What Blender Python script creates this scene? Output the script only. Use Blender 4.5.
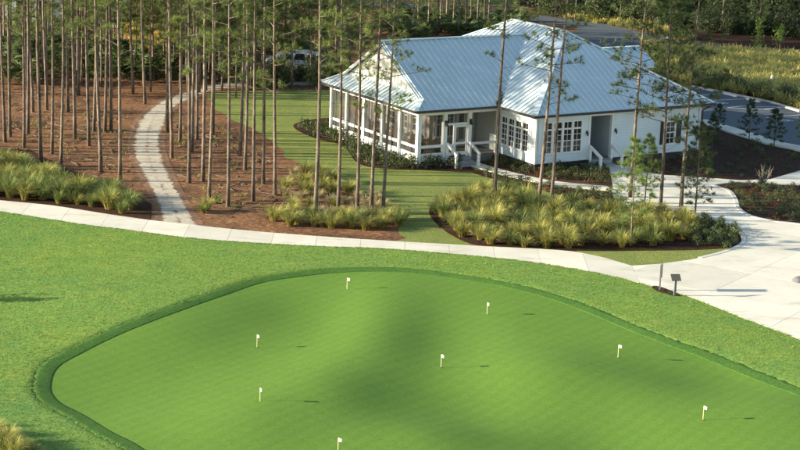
import bpy, bmesh, math, random
import numpy as np
from mathutils import Vector, Matrix
random.seed(7)
rng = np.random.default_rng(7)
scene = bpy.context.scene
for o in list(bpy.data.objects): bpy.data.objects.remove(o)
COL = scene.collection
R = math.radians

# ------------------------------------------------------------------ camera
CAM_H, FOCAL, PITCH, ROLL = 21.25, 1858.7, R(13.309), R(2.008)      # metres, pixels of an 800 px wide picture, radians
cf = Vector((0, math.cos(PITCH), -math.sin(PITCH)))
u0 = Vector((0, math.sin(PITCH), math.cos(PITCH)))
cr = Vector((1, 0, 0)) * math.cos(ROLL) + u0 * math.sin(ROLL)
cu = Vector((-1, 0, 0)) * math.sin(ROLL) + u0 * math.cos(ROLL)
cd = bpy.data.cameras.new('camera'); cam = bpy.data.objects.new('camera', cd); COL.objects.link(cam)
cd.sensor_width = 36.0; cd.lens = FOCAL / 800 * 36; cd.clip_start = 1.0; cd.clip_end = 6000
cam.matrix_world = Matrix(((cr.x, cu.x, -cf.x, 0), (cr.y, cu.y, -cf.y, 0), (cr.z, cu.z, -cf.z, CAM_H), (0, 0, 0, 1)))
scene.camera = cam

# ------------------------------------------------------------------ sky, sun, exposure
SUN_EL = R(13.8)
to_sun = Vector((-0.993 * math.cos(SUN_EL), -0.117 * math.cos(SUN_EL), math.sin(SUN_EL)))
world = bpy.data.worlds.new('World'); scene.world = world; world.use_nodes = True
wn = world.node_tree; bg = wn.nodes['Background']
sky = wn.nodes.new('ShaderNodeTexSky'); sky.sky_type = 'NISHITA'; sky.sun_disc = False
sky.sun_elevation = SUN_EL; sky.sun_rotation = math.atan2(to_sun.x, to_sun.y)
sky.air_density = 1.0; sky.dust_density = 0.6; sky.ozone_density = 1.2
wn.links.new(sky.outputs[0], bg.inputs[0]); bg.inputs[1].default_value = 0.10
sd = bpy.data.lights.new('sun', 'SUN'); sd.energy = 5.0; sd.angle = R(0.55); sd.color = (1.0, 0.88, 0.68)
sun = bpy.data.objects.new('sun', sd); COL.objects.link(sun)
sun.rotation_euler = to_sun.to_track_quat('Z', 'Y').to_euler()
sun.location = (-60, 60, 60)
scene.view_settings.view_transform = 'Standard'; scene.view_settings.look = 'None'
scene.view_settings.gamma = 1.0; scene.view_settings.use_curve_mapping = False
scene.view_settings.exposure = 1.5

# ------------------------------------------------------------------ helpers
def spot(x, y, z=0.0):
    """A surveyed point of the flat site (plan position of a point at height z)."""
    d = cf * FOCAL + cr * (x - 400) + cu * (225 - y)
    t = (z - CAM_H) / d.z
    return Vector((d.x * t, d.y * t, z))
def spots(pts): return [(spot(*p).x, spot(*p).y) for p in pts]

def tag(o, label=None, cat=None, group=None, kind=None):
    if label: o['label'] = label
    if cat: o['category'] = cat
    if group: o['group'] = group
    if kind: o['kind'] = kind
    return o
def link(name, me, mats=None, parent=None):
    if mats is not None:
        for m in (mats if isinstance(mats, (list, tuple)) else [mats]): me.materials.append(m)
    o = bpy.data.objects.new(name, me); COL.objects.link(o)
    if parent: o.parent = parent
    return o
def empty(name, loc=(0, 0, 0), rz=0.0):
    o = bpy.data.objects.new(name, None); COL.objects.link(o); o.location = loc; o.rotation_euler = (0, 0, rz)
    o.empty_display_size = 0.3
    return o
class MB:
    def __init__(s): s.v = []; s.f = []; s.m = []
    def add(s, vs, fs, mi=0):
        b = len(s.v); s.v += [tuple(v) for v in vs]
        for f in fs: s.f.append(tuple(i + b for i in f)); s.m.append(mi)
        return s
    def box(s, a, b, mi=0):
        (x0, y0, z0), (x1, y1, z1) = a, b
        return s.add([(x0,y0,z0),(x1,y0,z0),(x1,y1,z0),(x0,y1,z0),(x0,y0,z1),(x1,y0,z1),(x1,y1,z1),(x0,y1,z1)],
                     [(0,3,2,1),(4,5,6,7),(0,1,5,4),(1,2,6,5),(2,3,7,6),(3,0,4,7)], mi)
    def bar(s, p, q, w, h, up=(0, 0, 1), mi=0):
        p, q, up = Vector(p), Vector(q), Vector(up); d = (q - p).normalized(); sd_ = d.cross(up).normalized() * w / 2
        up2 = sd_.cross(d).normalized() * h / 2
        vs = [e + a * sd_ + b * up2 for e in (p, q) for a, b in ((-1,-1),(1,-1),(1,1),(-1,1))]
        return s.add(vs, [(0,1,2,3),(7,6,5,4),(0,4,5,1),(1,5,6,2),(2,6,7,3),(3,7,4,0)], mi)
    def tube(s, pts, rad, n=8, mi=0, cap=True):
        pts = [Vector(p) for p in pts]; base = len(s.v)
        for i, p in enumerate(pts):
            d = (pts[min(i+1, len(pts)-1)] - pts[max(i-1, 0)]).normalized()
            ref = Vector((1, 0, 0)) if abs(d.x) < 0.8 else Vector((0, 1, 0))
            a = d.cross(ref).normalized(); b = d.cross(a)
            for k in range(n):
                t = 2 * math.pi * k / n; s.v.append(tuple(p + (a * math.cos(t) + b * math.sin(t)) * rad[i]))
        for i in range(len(pts) - 1):
            for k in range(n):
                s.f.append((base+i*n+k, base+(i+1)*n+k, base+(i+1)*n+(k+1) % n, base+i*n+(k+1) % n)); s.m.append(mi)
        if cap:
            s.f.append(tuple(base + k for k in range(n))); s.m.append(mi)
            e = base + (len(pts) - 1) * n; s.f.append(tuple(e + n - 1 - k for k in range(n))); s.m.append(mi)
        return s
    def prism(s, poly, z0, z1, mi=0):
        n = len(poly)
        vs = [(x, y, z0) for x, y in poly] + [(x, y, z1) for x, y in poly]
        fs = [tuple(range(n - 1, -1, -1)), tuple(range(n, 2 * n))] + [(i, (i+1) % n, n + (i+1) % n, n + i) for i in range(n)]
        return s.add(vs, fs, mi)
    def mesh(s, name, smooth=False):
        me = bpy.data.meshes.new(name); me.from_pydata(s.v, [], s.f)
        me.polygons.foreach_set('material_index', s.m)
        if smooth: me.polygons.foreach_set('use_smooth', [True] * len(s.f))
        me.update(); return me
    def build(s, name, mats, parent=None, smooth=False): return link(name, s.mesh(name, smooth), mats, parent)
def np_mesh(name, verts, tris, mat_idx=None, smooth=False):
    verts = np.asarray(verts, dtype=np.float32); tris = np.asarray(tris, dtype=np.int32); k = tris.shape[1]
    me = bpy.data.meshes.new(name)
    me.vertices.add(len(verts)); me.vertices.foreach_set('co', verts.ravel())
    me.loops.add(tris.size); me.loops.foreach_set('vertex_index', tris.ravel())
    me.polygons.add(len(tris)); me.polygons.foreach_set('loop_start', np.arange(0, tris.size, k, dtype=np.int32))
    if mat_idx is not None: me.polygons.foreach_set('material_index', np.asarray(mat_idx, dtype=np.int32))
    if smooth: me.polygons.foreach_set('use_smooth', np.ones(len(tris), dtype=bool))
    me.update(calc_edges=True); me.validate(); return me

def catmull(pts, n=8, closed=False):
    P = [np.array(p, float) for p in pts]; m = len(P); out = []
    for i in range(m if closed else m - 1):
        g = (lambda j: P[j % m]) if closed else (lambda j: P[min(max(j, 0), m - 1)])
        p0, p1, p2, p3 = g(i-1), g(i), g(i+1), g(i+2)
        for k in range(n):
            t = k / n
            out.append(0.5 * ((2*p1) + (-p0+p2)*t + (2*p0-5*p1+4*p2-p3)*t*t + (-p0+3*p1-3*p2+p3)*t**3))
    if not closed: out.append(P[-1])
    return [tuple(o) for o in out]
def in_poly(x, y, poly):
    c = False; j = len(poly) - 1
    for i in range(len(poly)):
        xi, yi = poly[i]; xj, yj = poly[j]
        if (yi > y) != (yj > y) and x < (xj - xi) * (y - yi) / (yj - yi) + xi: c = not c
        j = i
    return c
def scatter(poly, gap, tries=4000, edge=0.0, seed=1):
    r = random.Random(seed); xs = [p[0] for p in poly]; ys = [p[1] for p in poly]; out = []
    for _ in range(tries):
        x, y = r.uniform(min(xs), max(xs)), r.uniform(min(ys), max(ys))
        if in_poly(x, y, poly) and all((x-a)**2 + (y-b)**2 > gap*gap for a, b in out): out.append((x, y))
    return out
def seg_dist(X, Y, poly, closed):
    """unsigned distance of grid points to a polyline, and even-odd inside test when closed"""
    D = np.full(X.shape, 1e9); ins = np.zeros(X.shape, bool); n = len(poly)
    for i in range(n if closed else n - 1):
        ax, ay = poly[i]; bx, by = poly[(i + 1) % n]; dx, dy = bx - ax, by - ay
        t = np.clip(((X - ax) * dx + (Y - ay) * dy) / (dx*dx + dy*dy + 1e-12), 0, 1)
        D = np.minimum(D, (X - ax - t*dx)**2 + (Y - ay - t*dy)**2)
        if closed:
            c = ((ay > Y) != (by > Y)) & (X < dx * (Y - ay) / (dy if abs(dy) > 1e-12 else 1e-12) + ax); ins ^= c
    return np.sqrt(D), ins

# ------------------------------------------------------------------ materials
def new_mat(name):
    m = bpy.data.materials.new(name); m.use_nodes = True
    return m, m.node_tree, m.node_tree.nodes['Principled BSDF']
def nnode(t, typ, **kw):
    n = t.nodes.new(typ)
    for k, v in kw.items(): setattr(n, k, v)
    return n
def noise(t, scale, detail=4, rough=0.55, vec=None, stretch=None):
    n = nnode(t, 'ShaderNodeTexNoise'); n.inputs['Scale'].default_value = scale
    n.inputs['Detail'].default_value = detail; n.inputs['Roughness'].default_value = rough
    if vec is None: vec = nnode(t, 'ShaderNodeTexCoord').outputs['Object']
    if stretch:
        mp = nnode(t, 'ShaderNodeMapping'); mp.inputs['Scale'].default_value = stretch[:3]
        if len(stretch) > 3: mp.inputs['Rotation'].default_value = (0, 0, stretch[3])
        t.links.new(vec, mp.inputs[0]); vec = mp.outputs[0]
    t.links.new(vec, n.inputs['Vector']); return n.outputs['Fac']
def ramp(t, fac, stops):
    r = nnode(t, 'ShaderNodeValToRGB'); e = r.color_ramp.elements
    while len(e) < len(stops): e.new(0.5)
    for i, (p, c) in enumerate(stops): e[i].position = p; e[i].color = (*c, 1)
    t.links.new(fac, r.inputs[0]); return r.outputs[0]
def mix(t, fac, a, b, mode='MIX'):
    m = nnode(t, 'ShaderNodeMix', data_type='RGBA', blend_type=mode)
    for sock, v in ((m.inputs[0], fac), (m.inputs[6], a), (m.inputs[7], b)):
        if isinstance(v, (int, float)): sock.default_value = v
        elif isinstance(v, tuple): sock.default_value = (*v, 1)
        else: t.links.new(v, sock)
    return m.outputs[2]
def math_n(t, op, a, b=0.0):
    m = nnode(t, 'ShaderNodeMath', operation=op)
    for s, v in ((m.inputs[0], a), (m.inputs[1], b)):
        if isinstance(v, (int, float)): s.default_value = v
        else: t.links.new(v, s)
    return m.outputs[0]
def bump(t, b, h, strength=0.5, dist=0.05):
    n = nnode(t, 'ShaderNodeBump'); n.inputs['Strength'].default_value = strength; n.inputs['Distance'].default_value = dist
    t.links.new(h, n.inputs['Height']); t.links.new(n.outputs[0], b.inputs['Normal'])
def plain(name, col, rough=0.6, metal=0.0, var=0.12, scale=6.0, spec=0.4, bumps=0.0):
    m, t, b = new_mat(name); f = noise(t, scale, 5)
    c = ramp(t, f, [(0.25, tuple(x * (1 - var) for x in col)), (0.75, tuple(min(1, x * (1 + var)) for x in col))])
    t.links.new(c, b.inputs['Base Color']); b.inputs['Roughness'].default_value = rough
    b.inputs['Metallic'].default_value = metal; b.inputs['Specular IOR Level'].default_value = spec
    if bumps: bump(t, b, noise(t, scale * 6, 4), bumps, 0.02)
    return m
def foliage(name, a, bcol, trans=0.35, rough=0.55, hi=None):
    """leaf or needle stuff: colour drifts with place and from plant to plant, light passes through"""
    m, t, b = new_mat(name); out = t.nodes['Material Output']
    oi = nnode(t, 'ShaderNodeObjectInfo'); n1 = noise(t, 2.3, 3)
    c = ramp(t, n1, [(0.3, a), (0.7, bcol)])
    v = math_n(t, 'MULTIPLY_ADD', oi.outputs['Random'], 0.5); t.nodes[-1].inputs[2].default_value = 0.75
    c = mix(t, 1.0, c, v, 'MULTIPLY')
    if hi:
        c = mix(t, ramp(t, noise(t, 9.0, 2), [(0.52, (0, 0, 0)), (0.7, (1, 1, 1))]), c, hi)
    t.links.new(c, b.inputs['Base Color']); b.inputs['Roughness'].default_value = rough; b.inputs['Specular IOR Level'].default_value = 0.25
    tr = nnode(t, 'ShaderNodeBsdfTranslucent'); t.links.new(c, tr.inputs[0])
    ms = nnode(t, 'ShaderNodeMixShader'); ms.inputs[0].default_value = trans
    t.links.new(b.outputs[0], ms.inputs[1]); t.links.new(tr.outputs[0], ms.inputs[2]); t.links.new(ms.outputs[0], out.inputs[0])
    return m

M = {}
def straw_colour(t):
    f = noise(t, 0.35, 6, 0.65); f2 = noise(t, 3.5, 8, 0.75)
    c = ramp(t, f2, [(0.30, (0.045, 0.027, 0.018)), (0.44, (0.15, 0.081, 0.044)), (0.58, (0.29, 0.156, 0.082)), (0.76, (0.50, 0.34, 0.20))])
    c2 = ramp(t, f, [(0.36, (0.5, 0.52, 0.55)), (0.5, (0.95, 0.92, 0.9)), (0.68, (1.3, 1.22, 1.12))])
    return mix(t, 1.0, c, c2, 'MULTIPLY')
def m_straw():
    m, t, b = new_mat('pine_straw')
    t.links.new(straw_colour(t), b.inputs['Base Color']); b.inputs['Roughness'].default_value = 0.95; b.inputs['Specular IOR Level'].default_value = 0.1
    bump(t, b, noise(t, 5.0, 8, 0.75), 0.7, 0.09); return m
M['straw'] = m_straw()
def m_lawn(name, cols, patch, bscale, bstr, bdist, yellow=None):
    m, t, b = new_mat(name); f = noise(t, 9.0, 6, 0.7); g = noise(t, 0.45, 4, 0.6); k = noise(t, 0.12, 3, 0.5)
    c = ramp(t, f, [(0.3, cols[0]), (0.5, cols[1]), (0.72, cols[2])])
    if yellow:
        y = ramp(t, noise(t, 2.4, 7, 0.8), [(0.46, (0, 0, 0)), (0.80, (1, 1, 1))])
        y2 = math_n(t, 'MULTIPLY', y, ramp(t, g, [(0.38, (0, 0, 0)), (0.62, (1, 1, 1))]))
        c = mix(t, y2, c, yellow)
    c = mix(t, 1.0, c, ramp(t, k, [(0.3, tuple(1 - x for x in patch)), (0.7, tuple(1 + x for x in patch))]), 'MULTIPLY')
    c = mix(t, 1.0, c, ramp(t, noise(t, 0.9, 6, 0.7), [(0.30, (1 - 1.2*patch[0], 1 - 0.9*patch[1], 1.0)), (0.5, (1, 1, 1)), (0.70, (1 + 0.7*patch[0], 1 + 0.8*patch[1], 0.95))]), 'MULTIPLY')
    t.links.new(c, b.inputs['Base Color']); b.inputs['Roughness'].default_value = 0.85; b.inputs['Specular IOR Level'].default_value = 0.15
    bump(t, b, noise(t, bscale, 6, 0.75), bstr, bdist); return m, t, b, c
M['rough'] = m_lawn('rough_grass', [(0.070, 0.155, 0.028), (0.15, 0.27, 0.05), (0.25, 0.365, 0.08)], (0.16, 0.07, -0.05), 8, 1.0, 0.09, (0.32, 0.38, 0.07))[0]
M['lawn'] = m_lawn('house_lawn', [(0.09, 0.125, 0.03), (0.18, 0.225, 0.055), (0.28, 0.31, 0.09)], (0.15, 0.1, 0.05), 10, 0.8, 0.07, (0.36, 0.33, 0.10))[0]
M['collar'] = m_lawn('collar_grass', [(0.035, 0.10, 0.014), (0.068, 0.155, 0.024), (0.10, 0.205, 0.036)], (0.1, 0.1, 0.1), 16, 0.8, 0.05)[0]
def m_green():
    m, t, b, c = m_lawn('green_turf', [(0.098, 0.192, 0.025), (0.120, 0.226, 0.031), (0.143, 0.26, 0.042)], (0.05, 0.04, 0.05), 40, 0.25, 0.012)
    tc = nnode(t, 'ShaderNodeTexCoord').outputs['Object']
    for ang, amp in ((0.62, 0.028), (-0.75, 0.014)):           # sheen of two mowing directions, put into the colour
        mp = nnode(t, 'ShaderNodeMapping'); mp.inputs['Rotation'].default_value = (0, 0, ang); t.links.new(tc, mp.inputs[0])
        w = nnode(t, 'ShaderNodeTexWave', wave_type='BANDS', bands_direction='X'); w.inputs['Scale'].default_value = 0.55
        w.inputs['Distortion'].default_value = 1.6; w.inputs['Detail'].default_value = 1
        t.links.new(mp.outputs[0], w.inputs[0])
        c = mix(t, 1.0, c, ramp(t, w.outputs['Fac'], [(0.35, (1 - amp,) * 3), (0.65, (1 + amp,) * 3)]), 'MULTIPLY')
    t.links.new(c, b.inputs['Base Color']); return m
M['green'] = m_green()
def m_concrete(name, base, warm):
    m, t, b = new_mat(name); f = noise(t, 0.5, 6, 0.6); f2 = noise(t, 12, 5, 0.6)
    c = ramp(t, f, [(0.3, warm), (0.6, base)]); oi = nnode(t, 'ShaderNodeObjectInfo')
    c = mix(t, 1.0, c, ramp(t, oi.outputs['Random'], [(0.0, (0.90, 0.90, 0.89)), (1.0, (1.06, 1.05, 1.03))]), 'MULTIPLY')
    c = mix(t, 1.0, c, ramp(t, f2, [(0.3, (0.93,) * 3), (0.7, (1.05,) * 3)]), 'MULTIPLY')
    st = ramp(t, noise(t, 0.9, 7, 0.7, stretch=(0.5, 1.6, 1, 0.5)), [(0.54, (1, 1, 1)), (0.72, (0.76, 0.73, 0.67))])
    c = mix(t, 1.0, c, st, 'MULTIPLY')
    t.links.new(c, b.inputs['Base Color']); b.inputs['Roughness'].default_value = 0.85; b.inputs['Specular IOR Level'].default_value = 0.2
    bump(t, b, noise(t, 30, 3), 0.15, 0.01); return m
M['concrete'] = m_concrete('concrete', (0.72, 0.69, 0.58), (0.64, 0.605, 0.50))
M['kerb'] = m_concrete('kerb_concrete', (0.60, 0.60, 0.57), (0.52, 0.51, 0.47))
M['joint'] = plain('joint_dirt', (0.20, 0.18, 0.15), 0.95)
M['mulch'] = plain('mulch', (0.050, 0.026, 0.016), 0.95, var=0.6, scale=4, spec=0.1, bumps=0.9)
M['redmulch'] = plain('red_mulch', (0.085, 0.045, 0.027), 0.95, var=0.6, scale=4, spec=0.1, bumps=0.9)
M['asphalt'] = plain('asphalt', (0.075, 0.092, 0.105), 0.85, var=0.15, scale=3, bumps=0.2)
M['paint'] = plain('road_paint', (0.72, 0.72, 0.70), 0.7, var=0.1)
def m_sand():
    m, t, b = new_mat('sand_track'); at = nnode(t, 'ShaderNodeAttribute', attribute_name='across')
    c = ramp(t, noise(t, 1.2, 7, 0.7), [(0.3, (0.36, 0.315, 0.24)), (0.6, (0.55, 0.495, 0.39))])
    st = straw_colour(t)
    prof = ramp(t, at.outputs['Fac'], [(0.0, (0, 0, 0)), (0.08, (0.40,) * 3), (0.24, (0.98,) * 3), (0.49, (0.56,) * 3), (0.74, (0.98,) * 3), (0.92, (0.40,) * 3), (1.0, (0, 0, 0))])
    w = math_n(t, 'ADD', prof, math_n(t, 'MULTIPLY', math_n(t, 'SUBTRACT', noise(t, 1.7, 9, 0.78), 0.5), 2.3)); w = math_n(t, 'ADD', w, math_n(t, 'MULTIPLY', math_n(t, 'SUBTRACT', noise(t, 0.7, 3, 0.6), 0.50), 0.9))
    c = mix(t, ramp(t, w, [(0.36, (0, 0, 0)), (0.60, (1, 1, 1))]), st, c)
    t.links.new(c, b.inputs['Base Color']); b.inputs['Roughness'].default_value = 0.95
    bump(t, b, noise(t, 5.0, 8, 0.75), 0.7, 0.09); return m
M['sand'] = m_sand()
def m_siding():
    m, t, b = new_mat('clapboard'); tc = nnode(t, 'ShaderNodeTexCoord').outputs['Object']
    sp = nnode(t, 'ShaderNodeSeparateXYZ'); t.links.new(tc, sp.inputs[0])
    saw = math_n(t, 'FRACT', math_n(t, 'MULTIPLY', sp.outputs[2], 1 / 0.17))
    hgt = math_n(t, 'SUBTRACT', 1.0, saw)
    c = ramp(t, saw, [(0.0, (0.68, 0.76, 0.79)), (0.86, (0.67, 0.75, 0.78)), (0.97, (0.56, 0.63, 0.66))])
    c = mix(t, 1.0, c, ramp(t, noise(t, 1.5, 5), [(0.3, (0.93,) * 3), (0.7, (1.03,) * 3)]), 'MULTIPLY')
    t.links.new(c, b.inputs['Base Color']); b.inputs['Roughness'].default_value = 0.55; bump(t, b, hgt, 0.35, 0.015); return m
M['siding'] = m_siding()
M['white'] = plain('white_paint', (0.80, 0.80, 0.77), 0.5, var=0.04)
M['roof'] = plain('roof_metal', (0.58, 0.665, 0.67), 0.55, metal=0.1, var=0.07, scale=0.9, spec=0.35)
M['seam'] = plain('seam_metal', (0.66, 0.75, 0.765), 0.5, metal=0.1, var=0.05, scale=0.9, spec=0.5)
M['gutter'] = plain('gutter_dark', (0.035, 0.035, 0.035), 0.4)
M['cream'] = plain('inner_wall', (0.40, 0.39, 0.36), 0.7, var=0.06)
M['deck'] = plain('porch_deck', (0.20, 0.19, 0.175), 0.7)
M['found'] = plain('foundation', (0.06, 0.05, 0.045), 0.9)
M['shutter'] = plain('shutter_green', (0.022, 0.03, 0.03), 0.5)
M['recess'] = plain('recess_wall', (0.40, 0.44, 0.46), 0.6, var=0.05)  # shade of the entry recess is put into this blue-grey
M['chair'] = plain('wicker', (0.30, 0.17, 0.07), 0.7, var=0.3, scale=20)
M['twig'] = plain('pale_twig', (0.30, 0.26, 0.21), 0.8)
M['dark'] = plain('dark_metal', (0.03, 0.03, 0.03), 0.5)
M['grey'] = plain('grey_metal', (0.16, 0.165, 0.17), 0.5)
M['wood'] = plain('weathered_wood', (0.10, 0.09, 0.075), 0.8, var=0.25, scale=12)
M['step'] = plain('step_wood', (0.30, 0.30, 0.30), 0.8, var=0.15)
M['pinpole'] = plain('pin_pole', (0.80, 0.72, 0.38), 0.5, var=0.05)
M['pinflag'] = plain('pin_flag', (0.82, 0.80, 0.70), 0.6, var=0.05)
M['carpaint'] = plain('white_car_paint', (0.72, 0.76, 0.80), 0.25, var=0.03, spec=0.6)
M['cargreen'] = plain('green_stripe', (0.05, 0.30, 0.12), 0.4)
M['tyre'] = plain('tyre', (0.02, 0.02, 0.02), 0.9)
M['stone'] = plain('grey_stone', (0.12, 0.125, 0.135), 0.8, var=0.3, scale=9, bumps=0.5)
def m_glass():
    m, t, b = new_mat('window_glass'); c = ramp(t, noise(t, 1.1, 3), [(0.35, (0.012, 0.013, 0.014)), (0.7, (0.07, 0.055, 0.04))])
    t.links.new(c, b.inputs['Base Color']); b.inputs['Roughness'].default_value = 0.06; b.inputs['Specular IOR Level'].default_value = 0.6; return m
M['glass'] = m_glass()
def m_screen():
    m, t, b = new_mat('insect_screen'); out = t.nodes['Material Output']
    b.inputs['Base Color'].default_value = (0.05, 0.05, 0.045, 1); b.inputs['Roughness'].default_value = 0.8
    tr = nnode(t, 'ShaderNodeBsdfTransparent'); ms = nnode(t, 'ShaderNodeMixShader'); ms.inputs[0].default_value = 0.5
    t.links.new(tr.outputs[0], ms.inputs[1]); t.links.new(b.outputs[0], ms.inputs[2]); t.links.new(ms.outputs[0], out.inputs[0]); return m
M['screen'] = m_screen()
def m_bark():
    m, t, b = new_mat('pine_bark'); oi = nnode(t, 'ShaderNodeObjectInfo')
    f = noise(t, 6, 7, 0.75, stretch=(1, 1, 0.3)); c = ramp(t, f, [(0.34, (0.040, 0.030, 0.024)), (0.52, (0.165, 0.125, 0.092)), (0.72, (0.34, 0.275, 0.21))])
    v = math_n(t, 'MULTIPLY_ADD', oi.outputs['Random'], 0.45); t.nodes[-1].inputs[2].default_value = 0.75
    t.links.new(mix(t, 1.0, c, v, 'MULTIPLY'), b.inputs['Base Color']); b.inputs['Roughness'].default_value = 0.9
    bump(t, b, noise(t, 14, 5, 0.7, stretch=(1, 1, 0.4)), 0.8, 0.04); return m
M['bark'] = m_bark()
M['needle'] = foliage('pine_needles', (0.10, 0.145, 0.040), (0.23, 0.275, 0.08), 0.45)
M['needle_young'] = foliage('young_needles', (0.11, 0.18, 0.045), (0.25, 0.33, 0.09), 0.42)
M['needle_backlit'] = foliage('backlit_needles', (0.055, 0.090, 0.028), (0.12, 0.16, 0.045), 0.32)  # darker needle copy: the backlit look of the right pines put into colour
M['needle_dark'] = foliage('dark_needles', (0.05, 0.078, 0.032), (0.105, 0.135, 0.052), 0.36)
M['leaf'] = foliage('shrub_leaves', (0.05, 0.075, 0.028), (0.115, 0.14, 0.05), 0.3)
M['leaf_mid'] = foliage('undergrowth_leaves', (0.075, 0.10, 0.036), (0.18, 0.20, 0.07), 0.4)
M['leaf_bright'] = foliage('bright_leaves', (0.10, 0.17, 0.03), (0.19, 0.27, 0.05), 0.35)
M['leaf_wood'] = foliage('wood_leaves', (0.055, 0.08, 0.034), (0.115, 0.14, 0.055), 0.38)
M['palm'] = foliage('palmetto_leaves', (0.06, 0.095, 0.035), (0.145, 0.185, 0.065), 0.35)
M['deadleaf'] = foliage('dead_leaves', (0.012, 0.009, 0.007), (0.03, 0.02, 0.014), 0.1)
M['redleaf'] = foliage('rust_leaves', (0.09, 0.05, 0.02), (0.16, 0.09, 0.03), 0.25)
def m_blades(name, root, mid, tip):
    """grass blades: straw coloured towards the root of the clump, greener along the blade"""
    m, t, b = new_mat(name); out = t.nodes['Material Output']; oi = nnode(t, 'ShaderNodeObjectInfo')
    at = nnode(t, 'ShaderNodeAttribute', attribute_name='along')
    c = ramp(t, at.outputs['Fac'], [(0.0, root), (0.35, mid), (1.0, tip)])
    c = mix(t, 1.0, c, ramp(t, noise(t, 7, 3), [(0.3, (0.75,) * 3), (0.7, (1.25,) * 3)]), 'MULTIPLY')
    v = math_n(t, 'MULTIPLY_ADD', oi.outputs['Random'], 0.4); t.nodes[-1].inputs[2].default_value = 0.8
    c = mix(t, 1.0, c, v, 'MULTIPLY')
    t.links.new(c, b.inputs['Base Color']); b.inputs['Roughness'].default_value = 0.6; b.inputs['Specular IOR Level'].default_value = 0.2
    tr = nnode(t, 'ShaderNodeBsdfTranslucent'); t.links.new(c, tr.inputs[0])
    ms = nnode(t, 'ShaderNodeMixShader'); ms.inputs[0].default_value = 0.35
    t.links.new(b.outputs[0], ms.inputs[1]); t.links.new(tr.outputs[0], ms.inputs[2]); t.links.new(ms.outputs[0], out.inputs[0]); return m
M['rough_blade'] = foliage('rough_blades', (0.15, 0.25, 0.04), (0.30, 0.39, 0.08), 0.35, hi=(0.40, 0.43, 0.08))
M['blade_green'] = m_blades('clump_green', (0.40, 0.29, 0.09), (0.16, 0.20, 0.05), (0.30, 0.345, 0.11))
M['blade_gold'] = m_blades('clump_gold', (0.40, 0.29, 0.08), (0.23, 0.235, 0.05), (0.52, 0.49, 0.15))
M['blade_dry'] = m_blades('clump_dry', (0.30, 0.22, 0.10), (0.42, 0.36, 0.17), (0.60, 0.52, 0.29))
M['blade_field'] = m_blades('field_grass', (0.18, 0.15, 0.06), (0.31, 0.29, 0.08), (0.60, 0.53, 0.17))
M['blade_gold_field'] = m_blades('gold_field_grass', (0.25, 0.17, 0.05), (0.42, 0.30, 0.08), (0.55, 0.40, 0.13))

# ------------------------------------------------------------------ plan of the site
PATH_FAR = catmull(spots([(-160,186),(-60,195),(0,201.5),(53,206.7),(124,217.8),(175,224),(240,231),(300,236),(380,241.5),(477,247),(575,253),(632,267)]), 6)
PATH_NEAR = catmull(spots([(-160,194),(-60,205),(0,212.5),(80,225),(124,230.5),(180,238),(240,243),(310,247),(380,249.5),(440,254),(510,260.5),(570,269),(620,279),(649,287),(689,298),(742,319),(800,341),(880,376),(980,430)]), 6)
GREEN = catmull(spots([(230,520),(180,480),(141.7,450),(111,433),(83,414),(59,400),(51,386),(58,367),(83,353),(122,336),(183,314),(222,299),(261,284),(300,277),(344,273),(400,273.5),(450,279),(500,287),(550,300),(590,315),(625,330),(665,345),(700,356.5),(750,375),(800,397.5),(850,425),(890,460),(900,510),(840,570),(600,610),(360,580)]), 10, True)

# gentle humps and hollows of the green: (centre, slope to the east, half widths)
HUMPS = []
for px, py, a, sx, sy in [(130,398,.035,1.8,4),(215,392,.07,1.9,4.5),(290,376,.09,1.6,4),(342,337,.09,1.4,5),(362,302,.06,1.4,5),
                          (215,330,-.05,1.8,3.5),(262,308,-.05,1.6,3),(285,430,-.08,1.8,3.2),(362,402,-.10,1.6,4),(408,352,-.075,1.5,5),(445,415,-.06,2.0,3),(420,312,-.04,1.5,5),
                          (480,335,.055,1.6,5),(505,395,.06,2,4),(600,370,-.08,2.2,2.5),(680,381,-.08,2.0,2.5),(735,410,.06,2,3.5),(640,412,.055,2,3.5),(475,443,-.11,2,2),(560,441,-.09,2,2),
                          (60,300,0.03,3.0,5.0)]:
    p = spot(px, py); HUMPS.append((p.x, p.y, a, sx, sy))
def erf(x):
    s = np.sign(x); x = np.abs(x); t = 1 / (1 + 0.3275911 * x)
    return s * (1 - (((((1.061405429*t - 1.453152027)*t) + 1.421413741)*t - 0.284496736)*t + 0.254829592)*t*np.exp(-x*x))
def relief(X, Y):
    X = np.asarray(X, float); Y = np.asarray(Y, float); h = np.zeros_like(X)
    for x0, y0, a, sx, sy in HUMPS:
        h += 1.1 * a * sx * 0.886 * erf((X - x0) / sx) * np.exp(-((Y - y0) / sy) ** 2 - ((X - x0) / (3.2 * sx)) ** 2)
    d, _ = seg_dist(X, Y, PATH_NEAR, False)
    return 0.035 + h * np.clip((d - 0.3) / 5.0, 0, 1) ** 1.3
def front_of_path(X, Y):
    px = np.array([p[0] for p in PATH_NEAR]); py = np.array([p[1] for p in PATH_NEAR]); return np.interp(X, px, py) - Y

def sheet(name, poly, z, mat, label=None, cat=None, group=None, kind='structure', parent=None):
    bm = bmesh.new(); f = bm.faces.new([bm.verts.new((x, y, z)) for x, y in poly]); bmesh.ops.recalc_face_normals(bm, faces=[f])
    if f.normal.z < 0: bmesh.ops.reverse_faces(bm, faces=[f])
    bmesh.ops.triangulate(bm, faces=bm.faces[:]); me = bpy.data.meshes.new(name); bm.to_mesh(me); bm.free()
    o = link(name, me, mat, parent)
    if not parent: tag(o, label, cat, group, kind)
    return o

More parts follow.
